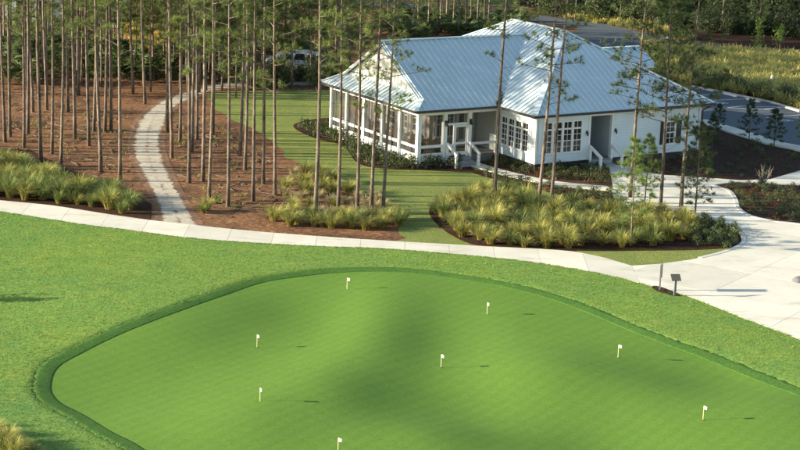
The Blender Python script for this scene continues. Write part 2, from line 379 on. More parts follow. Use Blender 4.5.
# ground: one sheet to the horizon
def ground():
    mid = [(x, np.interp(x, [p[0] for p in PATH_NEAR], [p[1] for p in PATH_NEAR]) + 0.45) for x in np.linspace(-44, 44, 90)]
    hole = [(x, max(y, 27)) for x, y in mid] + [(44, 26), (-44, 26)]; outer = [(-2500, -300), (2500, -300), (2500, 4000), (-2500, 4000)]
    import mathutils.geometry as mg
    loops = [[Vector((x, y, 0)) for x, y in outer], [Vector((x, y, 0)) for x, y in hole]]
    V = [v for l in loops for v in l]; F = [tuple(f) for f in mg.tessellate_polygon(loops)]; m = MB(); m.add(V, F)
    n = len(hole); lo = [(x, y, -1.6) for x, y in hole]                   # the hollow that the green and its lawn fill
    m.add([(x, y, 0) for x, y in hole] + lo, [(i, (i+1) % n, n + (i+1) % n, n + i) for i in range(n)] + [tuple(range(n, 2*n))])
    bm = bmesh.new(); me = m.mesh('ground'); bm.from_mesh(me); bmesh.ops.remove_doubles(bm, verts=bm.verts[:], dist=1e-4); bmesh.ops.triangulate(bm, faces=bm.faces[:])
    for f in bm.faces:
        if f.normal.z < -0.5: f.normal_flip()
    bm.to_mesh(me); bm.free(); tag(link('ground', me, M['straw']), kind='structure')
ground()

# foreground lawn (rough), collar, putting green
def grid_mesh(name, x0, x1, y0, y1, cell, zf, keep, mat):
    xs = np.arange(x0, x1 + 1e-6, cell); ys = np.arange(y0, y1 + 1e-6, cell); X, Y = np.meshgrid(xs, ys)
    Z = zf(X, Y); K = keep(X, Y); nx = len(xs)
    idx = np.arange(X.size).reshape(X.shape); q = np.stack([idx[:-1,:-1], idx[:-1,1:], idx[1:,1:], idx[1:,:-1]], -1).reshape(-1, 4)
    k = (K[:-1,:-1] & K[:-1,1:] & K[1:,1:] & K[1:,:-1]).ravel(); q = q[k]
    used = np.unique(q); re = np.full(X.size, -1); re[used] = np.arange(len(used))
    V = np.stack([X, Y, Z], -1).reshape(-1, 3)[used]
    return tag(link(name, np_mesh(name, V, re[q], smooth=True), mat), kind='structure')
def lawn_z(X, Y):
    h = relief(X, Y); d, ins = seg_dist(X, Y, GREEN, True); sd_ = np.where(ins, -d, d)
    fp = front_of_path(X, Y)
    return h + 0.016 + 0.052 * np.clip(fp / 3.0, 0, 1) - 0.30 * (1 - np.clip((sd_ - 0.2) / 0.35, 0, 1))
grid_mesh('lawn', -45, 45, 25, 95, 0.3, lawn_z, lambda X, Y: front_of_path(X, Y) > -0.9, M['rough'])
def green_keep(X, Y):
    d, ins = seg_dist(X, Y, GREEN, True); return np.where(ins, -d, d) < 0.24
gx = [p[0] for p in GREEN]; gy = [p[1] for p in GREEN]
grid_mesh('putting_green', min(gx) - 1, max(gx) + 1, min(gy) - 1, max(gy) + 1, 0.22, lambda X, Y: relief(X, Y), green_keep, M['green'])
def collar():
    P = np.array(GREEN); T = np.roll(P, -1, 0) - np.roll(P, 1, 0); T /= np.linalg.norm(T, axis=1)[:, None]
    N = np.stack([T[:, 1], -T[:, 0]], 1); c = P.mean(0)
    if ((P + N - c) ** 2).sum() < ((P - c) ** 2).sum(): N = -N
    prof = [(0.0, -0.05), (0.0, 0.008), (0.04, 0.016), (0.2, 0.035), (0.4, 0.062), (0.52, 0.070), (0.62, 0.062), (0.75, -0.02)]
    V = []; F = []; n = len(P); k = len(prof); wob = rng.normal(0, 0.035, (n, k))
    for i in range(n):
        for j, (d, z) in enumerate(prof):
            q = P[i] + N[i] * (d + (wob[i, j] if 2 < j < k - 1 else 0)); V.append((q[0], q[1], 0))
    V = np.array(V); V[:, 2] = relief(V[:, 0], V[:, 1]) + np.tile([z for _, z in prof], n)
    for i in range(n):
        for j in range(k - 1):
            a, b = i * k + j, ((i + 1) % n) * k + j; F.append((a, b, b + 1, a + 1))
    tag(link('green_collar', np_mesh('green_collar', V, F, smooth=True), M['collar']), kind='structure')
collar()

def resample(poly, step):
    P = [Vector((*p, 0)) for p in poly]; L = [0]
    for a, b in zip(P, P[1:]): L.append(L[-1] + (b - a).length)
    n = max(1, round(L[-1] / step)); out = []
    for i in range(n + 1):
        s = L[-1] * i / n; k = max(j for j in range(len(L)) if L[j] <= s + 1e-9); k = min(k, len(P) - 2)
        out.append(P[k].lerp(P[k+1], (s - L[k]) / max(1e-9, L[k+1] - L[k])))
    return out
# house lawn, beds, track, asphalt (thin sheets, each a few millimetres above the last)
SAND = spots([(163,219),(157,203),(147,183),(136,160),(133,143),(140,120),(153,107),(177,95),(227,82),(290,77),(330,79),(330,88),(290,86),(227,88),(187,100),(170,112),(163,127),(160,143),(164,160),(171,175),(182,198),(194,216),(200,229),(172,225)])
def ragged(poly, amp, n=5, seed=3):
    r = random.Random(seed); q = catmull(poly, n, True)
    return catmull([(x + r.gauss(0, amp), y + r.gauss(0, amp * 1.5)) for x, y in q], 4, True)
def sandy_track():
    lf = resample(catmull(spots([(160,226),(158,206),(147,184),(135,160),(132,143),(139,120),(152,107),(176,95),(226,82),(290,77),(332,79)]), 8), 0.8)
    rt = catmull(spots([(203,231),(186,203),(172,177),(165,160),(161,143),(164,127),(171,112),(188,100),(227,88.5),(290,86),(332,88)]), 8); n = len(lf)
    P3 = [Vector((*p, 0)) for p in rt]; L = [0]
    for a, b in zip(P3, P3[1:]): L.append(L[-1] + (b - a).length)
    V = []; A = []; F = []; k = 11
    for i, p in enumerate(lf):
        sx = L[-1] * i / (n - 1); q = (float(np.interp(sx, L, [v.x for v in P3])), float(np.interp(sx, L, [v.y for v in P3])))
        for j in range(k):
            t = -0.15 + 1.3 * j / (k - 1); V.append((p.x + (q[0] - p.x) * t, p.y + (q[1] - p.y) * t, 0.006)); A.append(t)
    for i in range(n - 1):
        for j in range(k - 1): F.append((i*k+j, i*k+j+1, (i+1)*k+j+1, (i+1)*k+j))
    me = np_mesh('sandy_track', V, F); at = me.attributes.new('across', 'FLOAT', 'POINT'); at.data.foreach_set('value', np.array(A, dtype=np.float32))
    bm = bmesh.new(); bm.from_mesh(me)
    for f in bm.faces:
        if f.normal.z < 0: f.normal_flip()
    bm.to_mesh(me); bm.free(); tag(link('sandy_track', me, M['sand']), kind='structure')
sandy_track()
LAWN_B = spots([(218,93),(340,92),(345,120),(420,165),(450,165),(480,168),(560,184),(615,192),(640,205),(600,222),(540,225),(470,215),(440,215),(445,231),(474,246),(440,246),(404,244),(400,232),(385,205),(340,185),(318,172),(293,161),(262,135),(226,116),(213,104)])
sheet('house_lawn', ragged(LAWN_B, 0.08, 5, 9), 0.010, M['lawn'])
ISLAND_LAWN = spots([(575,254),(632,266),(690,261),(722,254),(738,247),(720,240),(640,240),(580,246)])
sheet('island_lawn', ISLAND_LAWN, 0.010, M['lawn'])
BED_PORCH = catmull(spots([(294,128),(300,122),(330,118),(345,124),(430,150),(470,150),(480,160),(468,164),(475,172),(445,171.5),(419,170),(375,168),(356,162),(343,146),(315,138.5)]), 4, True)
sheet('porch_bed', BED_PORCH, 0.016, M['mulch'])
BED_FRONT = spots([(477,163),(500,150),(540,160),(600,155),(606,166),(612,187),(600,186.5),(555,182),(510,172.5),(490,167)])
sheet('front_bed', BED_FRONT, 0.020, M['redmulch'])
BED_WALK = catmull(spots([(470,172),(484,171),(516,179.5),(562,188),(612,193),(628,206),(650,209),(640,216),(600,205),(549,193),(503,182)]), 4, True)
sheet('walk_bed', BED_WALK, 0.020, M['mulch'])
BED_ISLAND = catmull(spots([(429,213),(440,200),(484,188),(526,196),(562,204),(610,206),(650,209),(690,214),(720,223),(738,232),(743,240),(735,247),(700,250),(640,251),(575,251),(520,248),(474,245),(445,231)]), 4, True)
sheet('island_bed', BED_ISLAND, 0.024, M['mulch'])
BED_LEFT = spots([(-160,184),(-60,193),(0,200),(53,205.3),(124,216),(150,220),(152,205),(130,190),(70,170),(30,150),(-160,140)])
sheet('left_bed', BED_LEFT, 0.012, M['mulch'])
BED_RIGHT_FAR = spots([(690,148),(698,124),(730,130),(760,140),(800,151),(830,158),(830,165),(800,171),(770,180),(741,181),(700,178),(660,175),(640,170),(640,156)])
sheet('shaded_bed', BED_RIGHT_FAR, 0.020, M['mulch'])
BED_RIGHT = catmull(spots([(712,186),(738,183),(772,184.5),(820,188),(850,200),(840,232),(800,226),(775,223),(752,218),(738,210),(735,201),(728,192)]), 4, True)
sheet('right_bed', BED_RIGHT, 0.020, M['redmulch'])
LOT = spots([(660,84),(694,87.5),(716,92),(750,99),(770,103),(800,112),(860,128),(880,176),(830,157),(798,148),(774,143),(750,136),(726,128.5),(701,121.5),(660,112)])
sheet('parking_lot', LOT, 0.012, M['asphalt'])
ROAD = catmull(spots([(330,4),(400,7),(440,11),(500,17),(560,25),(600,32),(640,40),(700,49),(750,53),(830,60)]), 6) + \
       list(reversed(catmull(spots([(330,-1),(400,2),(440,5),(500,10),(560,18),(600,22),(640,32),(700,43),(750,48),(830,54)]), 6)))
sheet('road', ROAD, 0.012, M['asphalt'])
DRIVE_REAR = spots([(570,34),(585,26),(640,36),(655,44),(650,56),(640,60),(600,50)])
sheet('rear_drive', DRIVE_REAR, 0.016, M['asphalt'])
VERGE = spots([(300,-8),(420,0),(520,8),(520,2),(420,-8)])
sheet('road_verge', VERGE, 0.008, M['lawn'])
WOODF = spots([(520,6),(600,20),(640,30),(700,41),(750,46),(850,54),(900,20),(900,-60),(520,-60)])
sheet('wood_floor', WOODF, 0.004, M['mulch'])
FIELD = spots([(640,44),(700,51),(750,55),(840,60),(860,126),(800,110),(770,101),(750,97),(716,90),(690,85),(660,80)])
sheet('field_soil', FIELD, 0.008, M['mulch'])

# concrete: cart path in slabs, forecourt in slabs, front walk, kerbs
def at_x(poly, x):
    return float(np.interp(x, [p[0] for p in poly], [p[1] for p in poly]))
path = sheet('cart_path', [p for p in PATH_FAR] + [p for p in reversed(PATH_NEAR) if p[0] < spot(655,288).x], 0.028, M['joint'])
xs0, xs1 = PATH_FAR[0][0], spot(632, 267).x
def slab_strip(farf, nearf, x0, x1, step, z0, z1, parent, sub=4, gap=0.007):
    n = round((x1 - x0) / step)
    for i in range(n):
        a, b = x0 + (x1 - x0) * i / n + gap, x0 + (x1 - x0) * (i + 1) / n - gap
        xs = [a + (b - a) * k / sub for k in range(sub + 1)]
        poly = [(x, nearf(x)) for x in xs] + [(x, farf(x)) for x in reversed(xs)]
        MB().prism(poly, z0, z1 + random.uniform(0, 0.004)).build('slab', M['concrete'], path if parent is None else parent)
slab_strip(lambda x: at_x(PATH_FAR, x), lambda x: at_x(PATH_NEAR, x), xs0, xs1, 2.05, -0.02, 0.062, path)

FORE = [(xs1, at_x(PATH_FAR, xs1)), (xs1, at_x(PATH_NEAR, xs1))] + [p for p in PATH_NEAR if p[0] > xs1 + 0.1] + spots([(1100,330),(1000,260),(850,234)]) + \
       spots([(800,226),(775,223),(752,218),(738,210),(735,201),(728,192),(712,186),(738,182.8),(772,184.2),(820,187),(900,185),(840,163),(800,171.5),(770,180.3),(741,181.3),(709,179),(664,176),(640,172),(628,166),(608,166),(612,180),(613,190),(616,198),(628,205),(650,208),(675,211),(699,217),(720,223),(738,232),(744,241),(738,248),(722,254),(690,261),(660,265)])
fore = sheet('forecourt', FORE, 0.030, M['joint'])
def slabs_from_polygon(poly, parent, cuts, z0, z1, gap=0.008):
    bm = bmesh.new(); bm.faces.new([bm.verts.new((x, y, 0)) for x, y in poly])
    for pt, nrm in cuts:
        bmesh.ops.bisect_plane(bm, geom=bm.verts[:] + bm.edges[:] + bm.faces[:], plane_co=pt, plane_no=nrm)
    faces = [[v.co.copy() for v in f.verts] for f in bm.faces]; bm.free()
    for vs in faces:
        n = len(vs); area = sum(vs[i].x * vs[(i+1) % n].y - vs[(i+1) % n].x * vs[i].y for i in range(n)) / 2
        if abs(area) < 0.05: continue
        if area < 0: vs.reverse()
        q = []
        for i in range(n):                              # draw each edge in by half a joint
            a, b, c = vs[i-1], vs[i], vs[(i+1) % n]
            d1 = (b - a).normalized(); d2 = (c - b).normalized(); n1 = Vector((-d1.y, d1.x, 0)); n2 = Vector((-d2.y, d2.x, 0))
            w = n1 + n2; q.append(b + (w.normalized() * gap if w.length > 0.3 else n1 * 0))
        zz = z1 + random.uniform(0, 0.004)
        bm = bmesh.new(); f = bm.faces.new([bm.verts.new((p.x, p.y, zz)) for p in q])
        r = bmesh.ops.extrude_face_region(bm, geom=[f]); vv = [g for g in r['geom'] if isinstance(g, bmesh.types.BMVert)]
        for v in vv: v.co.z = z0
        bmesh.ops.triangulate(bm, faces=bm.faces[:]); bmesh.ops.recalc_face_normals(bm, faces=bm.faces[:])
        me = bpy.data.meshes.new('slab'); bm.to_mesh(me); bm.free(); link('slab', me, M['concrete'], parent)
d1 = (spot(800,253) - spot(728,286)).normalized(); d2 = Vector((-d1.y, d1.x, 0)); c0 = spot(740,280)
cuts = [(c0 + d2 * 4.3 * k, d2) for k in range(-7, 10)] + [(c0 + d1 * (4.3 * k + 1.2), d1) for k in range(-9, 10)]
slabs_from_polygon(FORE, fore, cuts, -0.02, 0.064)
WALK_U = catmull(spots([(463,158),(477,163),(510,172.5),(555,182),(607,187)]), 5); WALK_L = catmull(spots([(455,161),(467,165.5),(512,177.8),(560,186.6),(614,191.5)]), 5)
walk = sheet('front_walk', WALK_U + list(reversed(WALK_L)), 0.030, M['joint'])
for i in range(0, len(WALK_U) - 1):
    a, b, c, d = WALK_L[i], WALK_L[i+1], WALK_U[i+1], WALK_U[i]
    l = lambda p, q, t: (p[0] + (q[0]-p[0])*t, p[1] + (q[1]-p[1])*t)
    MB().prism([l(a,b,.01), l(a,b,.99), l(d,c,.99), l(d,c,.01)], -0.02, 0.058 + random.uniform(0, 0.004)).build('slab', M['concrete'], walk)
def kerb(name, pts, w, h, mat, z0=-0.02, cat=None):
    P = [Vector((*p, 0)) for p in pts]; m = MB(); L = []; Rr = []
    for i, p in enumerate(P):
        d = (P[min(i+1, len(P)-1)] - P[max(i-1, 0)]).normalized(); nrm = Vector((-d.y, d.x, 0)) * w / 2; L.append(p + nrm); Rr.append(p - nrm)
    prof_n = len(P); V = []
    for i in range(prof_n): V += [(L[i].x, L[i].y, z0), (L[i].x, L[i].y, h), (Rr[i].x, Rr[i].y, h), (Rr[i].x, Rr[i].y, z0)]
    F = [(i*4+j, i*4+j+1, i*4+j+5, i*4+j+4) for i in range(prof_n - 1) for j in range(3)] + [(0, 3, 2, 1), (prof_n*4-4, prof_n*4-3, prof_n*4-2, prof_n*4-1)]
    m.add(V, F); return tag(m.build(name, mat), kind='structure')
kerb('kerb', catmull(spots([(700,259),(722,253.5),(738,247.5),(744,240.8),(738,231.5),(720,222.5),(699,216.5),(675,210.5),(650,207.5),(628,204.5),(616,197.5),(613.5,190)]), 5), 0.22, 0.082, M['kerb'])
kerb('kerb', catmull(spots([(840,233),(800,225.4),(775,222.4),(752,217.4),(738.5,209.5),(735.5,200.5),(728.5,191.5),(712,186)]), 5), 0.22, 0.082, M['kerb'])
kerb('kerb', spots([(699,121.5),(726,129.5),(750,137),(774,144.5),(798,149),(830,158)]), 1.25, 0.12, M['concrete'])
kerb('kerb', spots([(690,86.5),(716,91.3),(750,98.3),(770,102.2),(800,111),(840,121)]), 0.2, 0.11, M['kerb'])

# parking markings and wheel stops
def stripe(a, b, w=0.11):
    p, q = spot(*a), spot(*b); d = (q - p).normalized(); n = Vector((-d.y, d.x, 0)) * w / 2
    z = 0.018; MB().add([(p-n) + Vector((0,0,z)), (q-n) + Vector((0,0,z)), (q+n) + Vector((0,0,z)), (p+n) + Vector((0,0,z))], [(0,1,2,3)]).build('painted_line', M['paint'], bpy.data.objects['parking_lot'])
for a, b in [((701,95.5),(722,93.5)),((714,100.5),(750,98.8)),((727,108),(742,106.2)),((728,108),(770,110)),((742,106.2),(785,107.2)),((764,109.4),(785,107.2)),((766,118),(803,114.8)),((776,104.5),(770,103.5)),((800,125),(815,123))]:
    stripe(a, b)
def wheelchair(px, py):
    c = spot(px, py); rot = Vector((0.94, 0.34, 0)), Vector((-0.34, 0.94, 0)); m = MB()
    P = lambda x, y: c + rot[0] * x + rot[1] * y + Vector((0, 0, 0.018))
    def seg(a, b, w=0.1):
        a, b = Vector(a), Vector(b); d = (b - a).normalized(); n = Vector((-d.y, d.x)) * w / 2
        m.add([P(*(a-n)), P(*(b-n)), P(*(b+n)), P(*(a+n))], [(0,1,2,3)])
    for k in range(9):
        t0, t1 = math.radians(150 + k * 28), math.radians(150 + (k + 1) * 28); seg((0.33*math.cos(t0), 0.33*math.sin(t0)), (0.33*math.cos(t1), 0.33*math.sin(t1)))
    seg((-0.05, 0.75), (-0.05, 0.1)); seg((-0.05, 0.1), (0.38, 0.1)); seg((0.38, 0.1), (0.55, -0.35)); seg((-0.05, 0.45), (0.25, 0.45)); seg((-0.12, 0.95), (0.04, 0.95), 0.17)
    m.build('wheelchair_symbol', M['paint'], bpy.data.objects['parking_lot'])
wheelchair(784, 120.5); wheelchair(719, 103.2)
STOPS = [((703,89.3),(716,92.2),'pale concrete wheel stop nearest the clubhouse, beside the field'), ((724,94),(737,97.2),'pale concrete wheel stop, second from the clubhouse along the field'),
         ((747,99.7),(760,102.6),'pale concrete wheel stop beyond the small pine, third along the field'), ((786,108.2),(800,112.2),'pale concrete wheel stop at the right end of the bays')]
for a, b, lab in STOPS:
    p, q = spot(*a), spot(*b); d = (q - p); L = d.length; rz = math.atan2(d.y, d.x); h = 0.13
    m = MB(); pr = [(-0.10, 0.0), (0.10, 0.0), (0.07, h), (-0.07, h)]
    m.add([(0, y, z) for y, z in pr] + [(L, y, z) for y, z in pr], [(0,1,2,3),(7,6,5,4),(0,4,5,1),(1,5,6,2),(2,6,7,3),(3,7,4,0)])
    o = m.build('wheel_stop', M['kerb']); o.location = (p.x, p.y, 0.012); o.rotation_euler = (0, 0, rz); tag(o, lab, 'wheel stop', 'wheel stops in the parking bays')

# ------------------------------------------------------------------ clubhouse (local axes: u along the front, v into the depth)
HX, HY, HTH = 0.8795, 104.364, 0.5503
house = empty('clubhouse', (HX, HY, 0), HTH)
tag(house, 'white clubhouse with pale blue metal hip roof, screened porch and white trim', 'clubhouse')
PU, Q, W, LV, ZE, OV, ZB = 5.577, 3.671, 12.06, 10.19, 3.35, 0.55, 0.44
SL = 0.567; ZR = ZE + SL * (LV / 2 + OV); ZR2 = ZE + SL * (W / 2 + OV); FAR = 13.9
def part(mb, name, mat, parent=house, smooth=False): return mb.build(name, mat, parent, smooth)

def roof_plane(poly, eave_dir, spacing=0.40, name='roof_slope', thick=0.07, seam_h=0.065):
    P = [Vector(p) for p in poly]; n = (P[1] - P[0]).cross(P[2] - P[0]).normalized()
    if n.z < 0: P.reverse(); n = -n
    k = len(P); m = MB(); m.add([p for p in P] + [p - n * thick for p in P],
        [tuple(range(k)), tuple(range(2*k - 1, k - 1, -1))] + [(i, k + i, k + (i+1) % k, (i+1) % k) for i in range(k)])
    o = part(m, name, M['roof']); e = Vector(eave_dir).normalized(); s = n.cross(e).normalized()
    if s.z < 0: s = -s
    es = [p.dot(e) for p in P]; a = min(es) + spacing * 0.5
    while a < max(es) - 0.05:
        hit = []
        for i in range(k):
            p, q = P[i], P[(i+1) % k]; da, db = p.dot(e) - a, q.dot(e) - a
            if (da > 0) != (db > 0): hit.append(p.lerp(q, da / (da - db)))
        if len(hit) >= 2:
            hit.sort(key=lambda h: h.dot(s)); lo, hi = hit[0], hit[-1]
            if (hi - lo).length > 0.25:
                MB().bar(lo + n * (seam_h/2 - 0.004) + s * 0.01, hi + n * (seam_h/2 - 0.004) - s * 0.03, 0.042, seam_h, n).build('roof_seam', M['seam'], o)
        a += spacing
    return o
def cap(a, b, w=0.26, h=0.05): part(MB().bar(Vector(a) + Vector((0,0,0.05)), Vector(b) + Vector((0,0,0.05)), w, h), 'ridge_cap', M['seam'])
GR, GW = 0.30, 0.62                                    # rake edge and gable wall set-back
zh = lambda d: ZE + SL * (d + OV)                      # roof height at distance d inside the wall line
VC = PU - OV + LV / 2 + OV
roof_plane([(-OV,-OV,ZE), (PU-OV,-OV,ZE), (VC,LV/2,ZR), (GR,LV/2,ZR), (GR,GR,zh(GR))], (1,0,0))
roof_plane([(-OV,LV+OV,ZE), (PU-OV,LV+OV,ZE), (VC,LV/2,ZR), (GR,LV/2,ZR), (GR,LV-GR,zh(GR))], (1,0,0))
roof_plane([(-OV,-OV,ZE-0.002), (-OV,LV+OV,ZE-0.002), (GW,LV-GW,zh(GW)-0.002), (GW,GW,zh(GW)-0.002)], (0,1,0), name='pent_roof')
XM = PU + W / 2; NV = -Q + W / 2; FV = FAR - W / 2
cNL, cNR, cFL, cFR = (PU-OV,-Q-OV,ZE), (PU+W+OV,-Q-OV,ZE), (PU-OV,FAR+OV,ZE), (PU+W+OV,FAR+OV,ZE); N_, F_ = (XM,NV,ZR2), (XM,FV,ZR2)
roof_plane([cNL, cNR, N_], (1,0,0)); roof_plane([cFL, cFR, F_], (1,0,0))
roof_plane([cNL, (PU-OV,-OV,ZE), (VC,LV/2,ZR), (PU-OV,LV+OV,ZE), cFL, F_, N_][:0] or [cNL, cFL, F_, N_], (0,1,0)); roof_plane([cNR, cFR, F_, N_], (0,1,0))
for a, b in ((cNL, N_), (cNR, N_), (cFL, F_), (cFR, F_), (N_, F_)): cap(a, b, 0.34 if a == cNL else 0.26)
cap((GR,LV/2,ZR), (VC,LV/2,ZR)); cap((-OV,-OV,ZE), (GR,GR,zh(GR))); cap((-OV,LV+OV,ZE), (GR,LV-GR,zh(GR)))
# rear wing behind the right hip
WR = 1.7; wz = 5.1; wv = 7.0
roof_plane([(15,wv-WR,wz-SL*WR), (21.35,wv-WR,wz-SL*WR), (21.35,wv,wz), (15,wv,wz)], (1,0,0), name='rear_roof'); roof_plane([(15,wv+WR,wz-SL*WR), (21.35,wv+WR,wz-SL*WR), (21.35,wv,wz), (15,wv,wz)], (1,0,0), name='rear_roof')
cap((15,wv,wz), (21.35,wv,wz)); wzt = wz - SL*1.3 - 0.12
m = MB().box((17.7,wv-1.3,0), (21.0,wv+1.3,wzt)); m.add([(21.0,wv-1.3,wzt),(21.0,wv+1.3,wzt),(21.0,wv,wz-0.1)], [(0,1,2)]); part(m, 'rear_wing_wall', M['siding'])
part(MB().box((15,wv-WR-0.05,wz-SL*WR-0.16), (21.35,wv-WR,wz-SL*WR-0.02)), 'fascia', M['white'])

def wall(p0, p1, z0, z1, holes, t, name, mat):
    """upright wall from p0 to p1 with rectangular holes (s0,s1,z0,z1); outer face to the right of p0->p1"""
    a, b = Vector((*p0, 0)), Vector((*p1, 0)); L = (b - a).length; d = (b - a) / L; nrm = Vector((d.y, -d.x, 0))
    xs = sorted({0.0, L, *[h[0] for h in holes], *[h[1] for h in holes]}); zs = sorted({z0, z1, *[h[2] for h in holes], *[h[3] for h in holes]})
    def solid(i, j):
        if not (0 <= i < len(xs) - 1 and 0 <= j < len(zs) - 1): return False
        cx, cz = (xs[i] + xs[i+1]) / 2, (zs[j] + zs[j+1]) / 2
        return not any(h[0] < cx < h[1] and h[2] < cz < h[3] for h in holes)
    m = MB(); P = lambda s, z, k: a + d * s - nrm * (t * k) + Vector((0, 0, z))
    for i in range(len(xs) - 1):
        for j in range(len(zs) - 1):
            if not solid(i, j): continue
            x0, x1, y0, y1 = xs[i], xs[i+1], zs[j], zs[j+1]
            m.add([P(x0,y0,0), P(x1,y0,0), P(x1,y1,0), P(x0,y1,0)], [(0,1,2,3)]); m.add([P(x0,y0,1), P(x1,y0,1), P(x1,y1,1), P(x0,y1,1)], [(3,2,1,0)])
            for (ii, jj), (s0, q0, s1, q1) in (((i-1,j),(x0,y1,x0,y0)), ((i+1,j),(x1,y0,x1,y1)), ((i,j-1),(x0,y0,x1,y0)), ((i,j+1),(x1,y1,x0,y1))):
                if not solid(ii, jj): m.add([P(s0,q0,0), P(s0,q0,1), P(s1,q1,1), P(s1,q1,0)], [(0,1,2,3)])
    part(m, name, mat); return a, d, nrm
def window(fr, s0, s1, z0, z1, bars, fw=0.07, sub=True, name='window', sill=True):
    """frame set in a wall hole; bars = list of ('h'|'v', position 0..1, width, from, to)"""
    a, d, n = fr; P = lambda s, z, k: a + d * s + n * k + Vector((0, 0, z)); m = MB(); up = Vector((0, 0, 1))
    def bx(sa, sb, za, zb, k0, k1):
        c = [P(sa,za,k0), P(sb,za,k0), P(sb,za,k1), P(sa,za,k1), P(sa,zb,k0), P(sb,zb,k0), P(sb,zb,k1), P(sa,zb,k1)]
        m.add(c, [(3,2,1,0),(4,5,6,7),(0,1,5,4),(1,2,6,5),(2,3,7,6),(3,0,4,7)])
    bx(s0-fw, s0+0.03, z0, z1, -0.06, 0.035); bx(s1-0.03, s1+fw, z0, z1, -0.06, 0.035)
    bx(s0-fw, s1+fw, z1-0.03, z1+fw, -0.061, 0.037); bx(s0-fw-0.03, s1+fw+0.03, z0-fw, z0+0.03, -0.061, 0.06 if sill else 0.037)
    for kind, pos, w, lo, hi in bars:
        dd = 0.021 if w > 0.06 else 0.0
        if kind == 'v': s = s0 + (s1-s0)*pos; bx(s-w/2, s+w/2, z0+(z1-z0)*lo, z0+(z1-z0)*hi, -0.05, -0.005 + dd)
        else: z = z0 + (z1-z0)*pos; bx(s0+(s1-s0)*lo, s0+(s1-s0)*hi, z-w/2, z+w/2, -0.052, -0.008 + dd)
    o = part(m, name, M['white'])
    MB().add([P(s0,z0,-0.045), P(s1,z0,-0.045), P(s1,z1,-0.045), P(s0,z1,-0.045)], [(0,1,2,3)]).build('pane', M['glass'], o)
    return o
BANK = [('h', 0.76, 0.09, 0, 1), ('h', 0.37, 0.045, 0, 1), ('h', 0.57, 0.028, 0, 1), ('v', 0.5, 0.018, 0, 1), ('h', 0.19, 0.018, 0, 1)]
LITE = [('h', 0.76, 0.09, 0, 1), ('h', 0.37, 0.045, 0, 1), ('h', 0.57, 0.028, 0, 1), ('v', 0.5, 0.028, 0.37, 1), ('v', 0.5, 0.022, 0, 0.37)]
def bank(fr, s0, s1, z0, z1, n):
    w = (s1 - s0) / n
    for i in range(n): window(fr, s0 + w*i + 0.045, s0 + w*(i+1) - 0.045, z0, z1, BANK, 0.042)
# right block: front wall with the window bank, the recessed entry and the shuttered window
s_ = lambda u: u - PU
fw_ = wall((PU,-Q), (PU+W,-Q), ZB, ZE-0.05, [(s_(6.05)+0.7*i+0.045, s_(6.05)+0.7*(i+1)-0.045, 1.0, 2.8) for i in range(4)] + [(s_(9.42), s_(10.95), ZB, 3.0), (s_(15.05), s_(15.72), 0.98, 2.32)], 0.18, 'front_wall', M['siding'])
bank(fw_, s_(6.05), s_(6.05)+2.8, 1.0, 2.8, 4)
window(fw_, s_(15.05), s_(15.72), 0.98, 2.32, [('h', 0.5, 0.06, 0, 1), ('h', 0.75, 0.025, 0, 1), ('v', 0.5, 0.025, 0, 1), ('h', 0.25, 0.025, 0, 1)])
for s0 in (14.62, 15.83):
    m = MB().box((s0, -Q-0.045, 0.96), (s0+0.36, -Q-0.003, 2.36)); o = part(m, 'shutter', M['shutter'])
    sl = MB()
    for k in range(20): sl.box((s0+0.05, -Q-0.056, 1.02 + k*0.066), (s0+0.31, -Q-0.044, 1.05 + k*0.066))
    sl.build('louvre', M['shutter'], o)
# entry recess
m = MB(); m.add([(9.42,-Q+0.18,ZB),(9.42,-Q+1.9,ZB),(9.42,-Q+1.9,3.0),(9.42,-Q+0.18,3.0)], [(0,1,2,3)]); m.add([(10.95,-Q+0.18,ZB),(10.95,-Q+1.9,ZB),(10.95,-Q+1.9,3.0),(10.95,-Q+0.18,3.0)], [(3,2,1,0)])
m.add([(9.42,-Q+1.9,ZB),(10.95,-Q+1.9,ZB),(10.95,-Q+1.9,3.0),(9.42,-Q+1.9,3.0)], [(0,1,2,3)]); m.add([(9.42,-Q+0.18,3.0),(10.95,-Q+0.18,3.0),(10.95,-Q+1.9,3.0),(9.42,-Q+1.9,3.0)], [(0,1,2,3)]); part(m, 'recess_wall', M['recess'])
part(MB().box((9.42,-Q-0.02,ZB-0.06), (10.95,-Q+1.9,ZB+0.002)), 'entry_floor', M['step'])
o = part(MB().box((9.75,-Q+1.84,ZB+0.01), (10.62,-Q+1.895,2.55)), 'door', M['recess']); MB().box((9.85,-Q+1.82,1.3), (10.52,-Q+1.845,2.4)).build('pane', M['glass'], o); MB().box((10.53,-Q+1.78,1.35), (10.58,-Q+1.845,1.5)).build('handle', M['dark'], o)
m = MB(); m.box((9.30,-Q-0.035,ZB), (9.419,-Q+0.01,3.12)); m.box((10.951,-Q-0.035,ZB), (11.07,-Q+0.01,3.12)); m.box((9.419,-Q-0.035,3.001), (10.951,-Q+0.01,3.12)); part(m, 'entry_trim', M['white'])
for u in (9.17, 11.25):
    m = MB().box((u-0.06,-Q-0.05,1.98), (u+0.06,-Q-0.006,2.16)); m.box((u-0.05,-Q-0.17,2.02), (u+0.05,-Q-0.05,2.05)); m.tube([(u,-Q-0.12,2.02),(u,-Q-0.12,1.86)], [0.05,0.035], 8); part(m, 'wall_lamp', M['dark'])
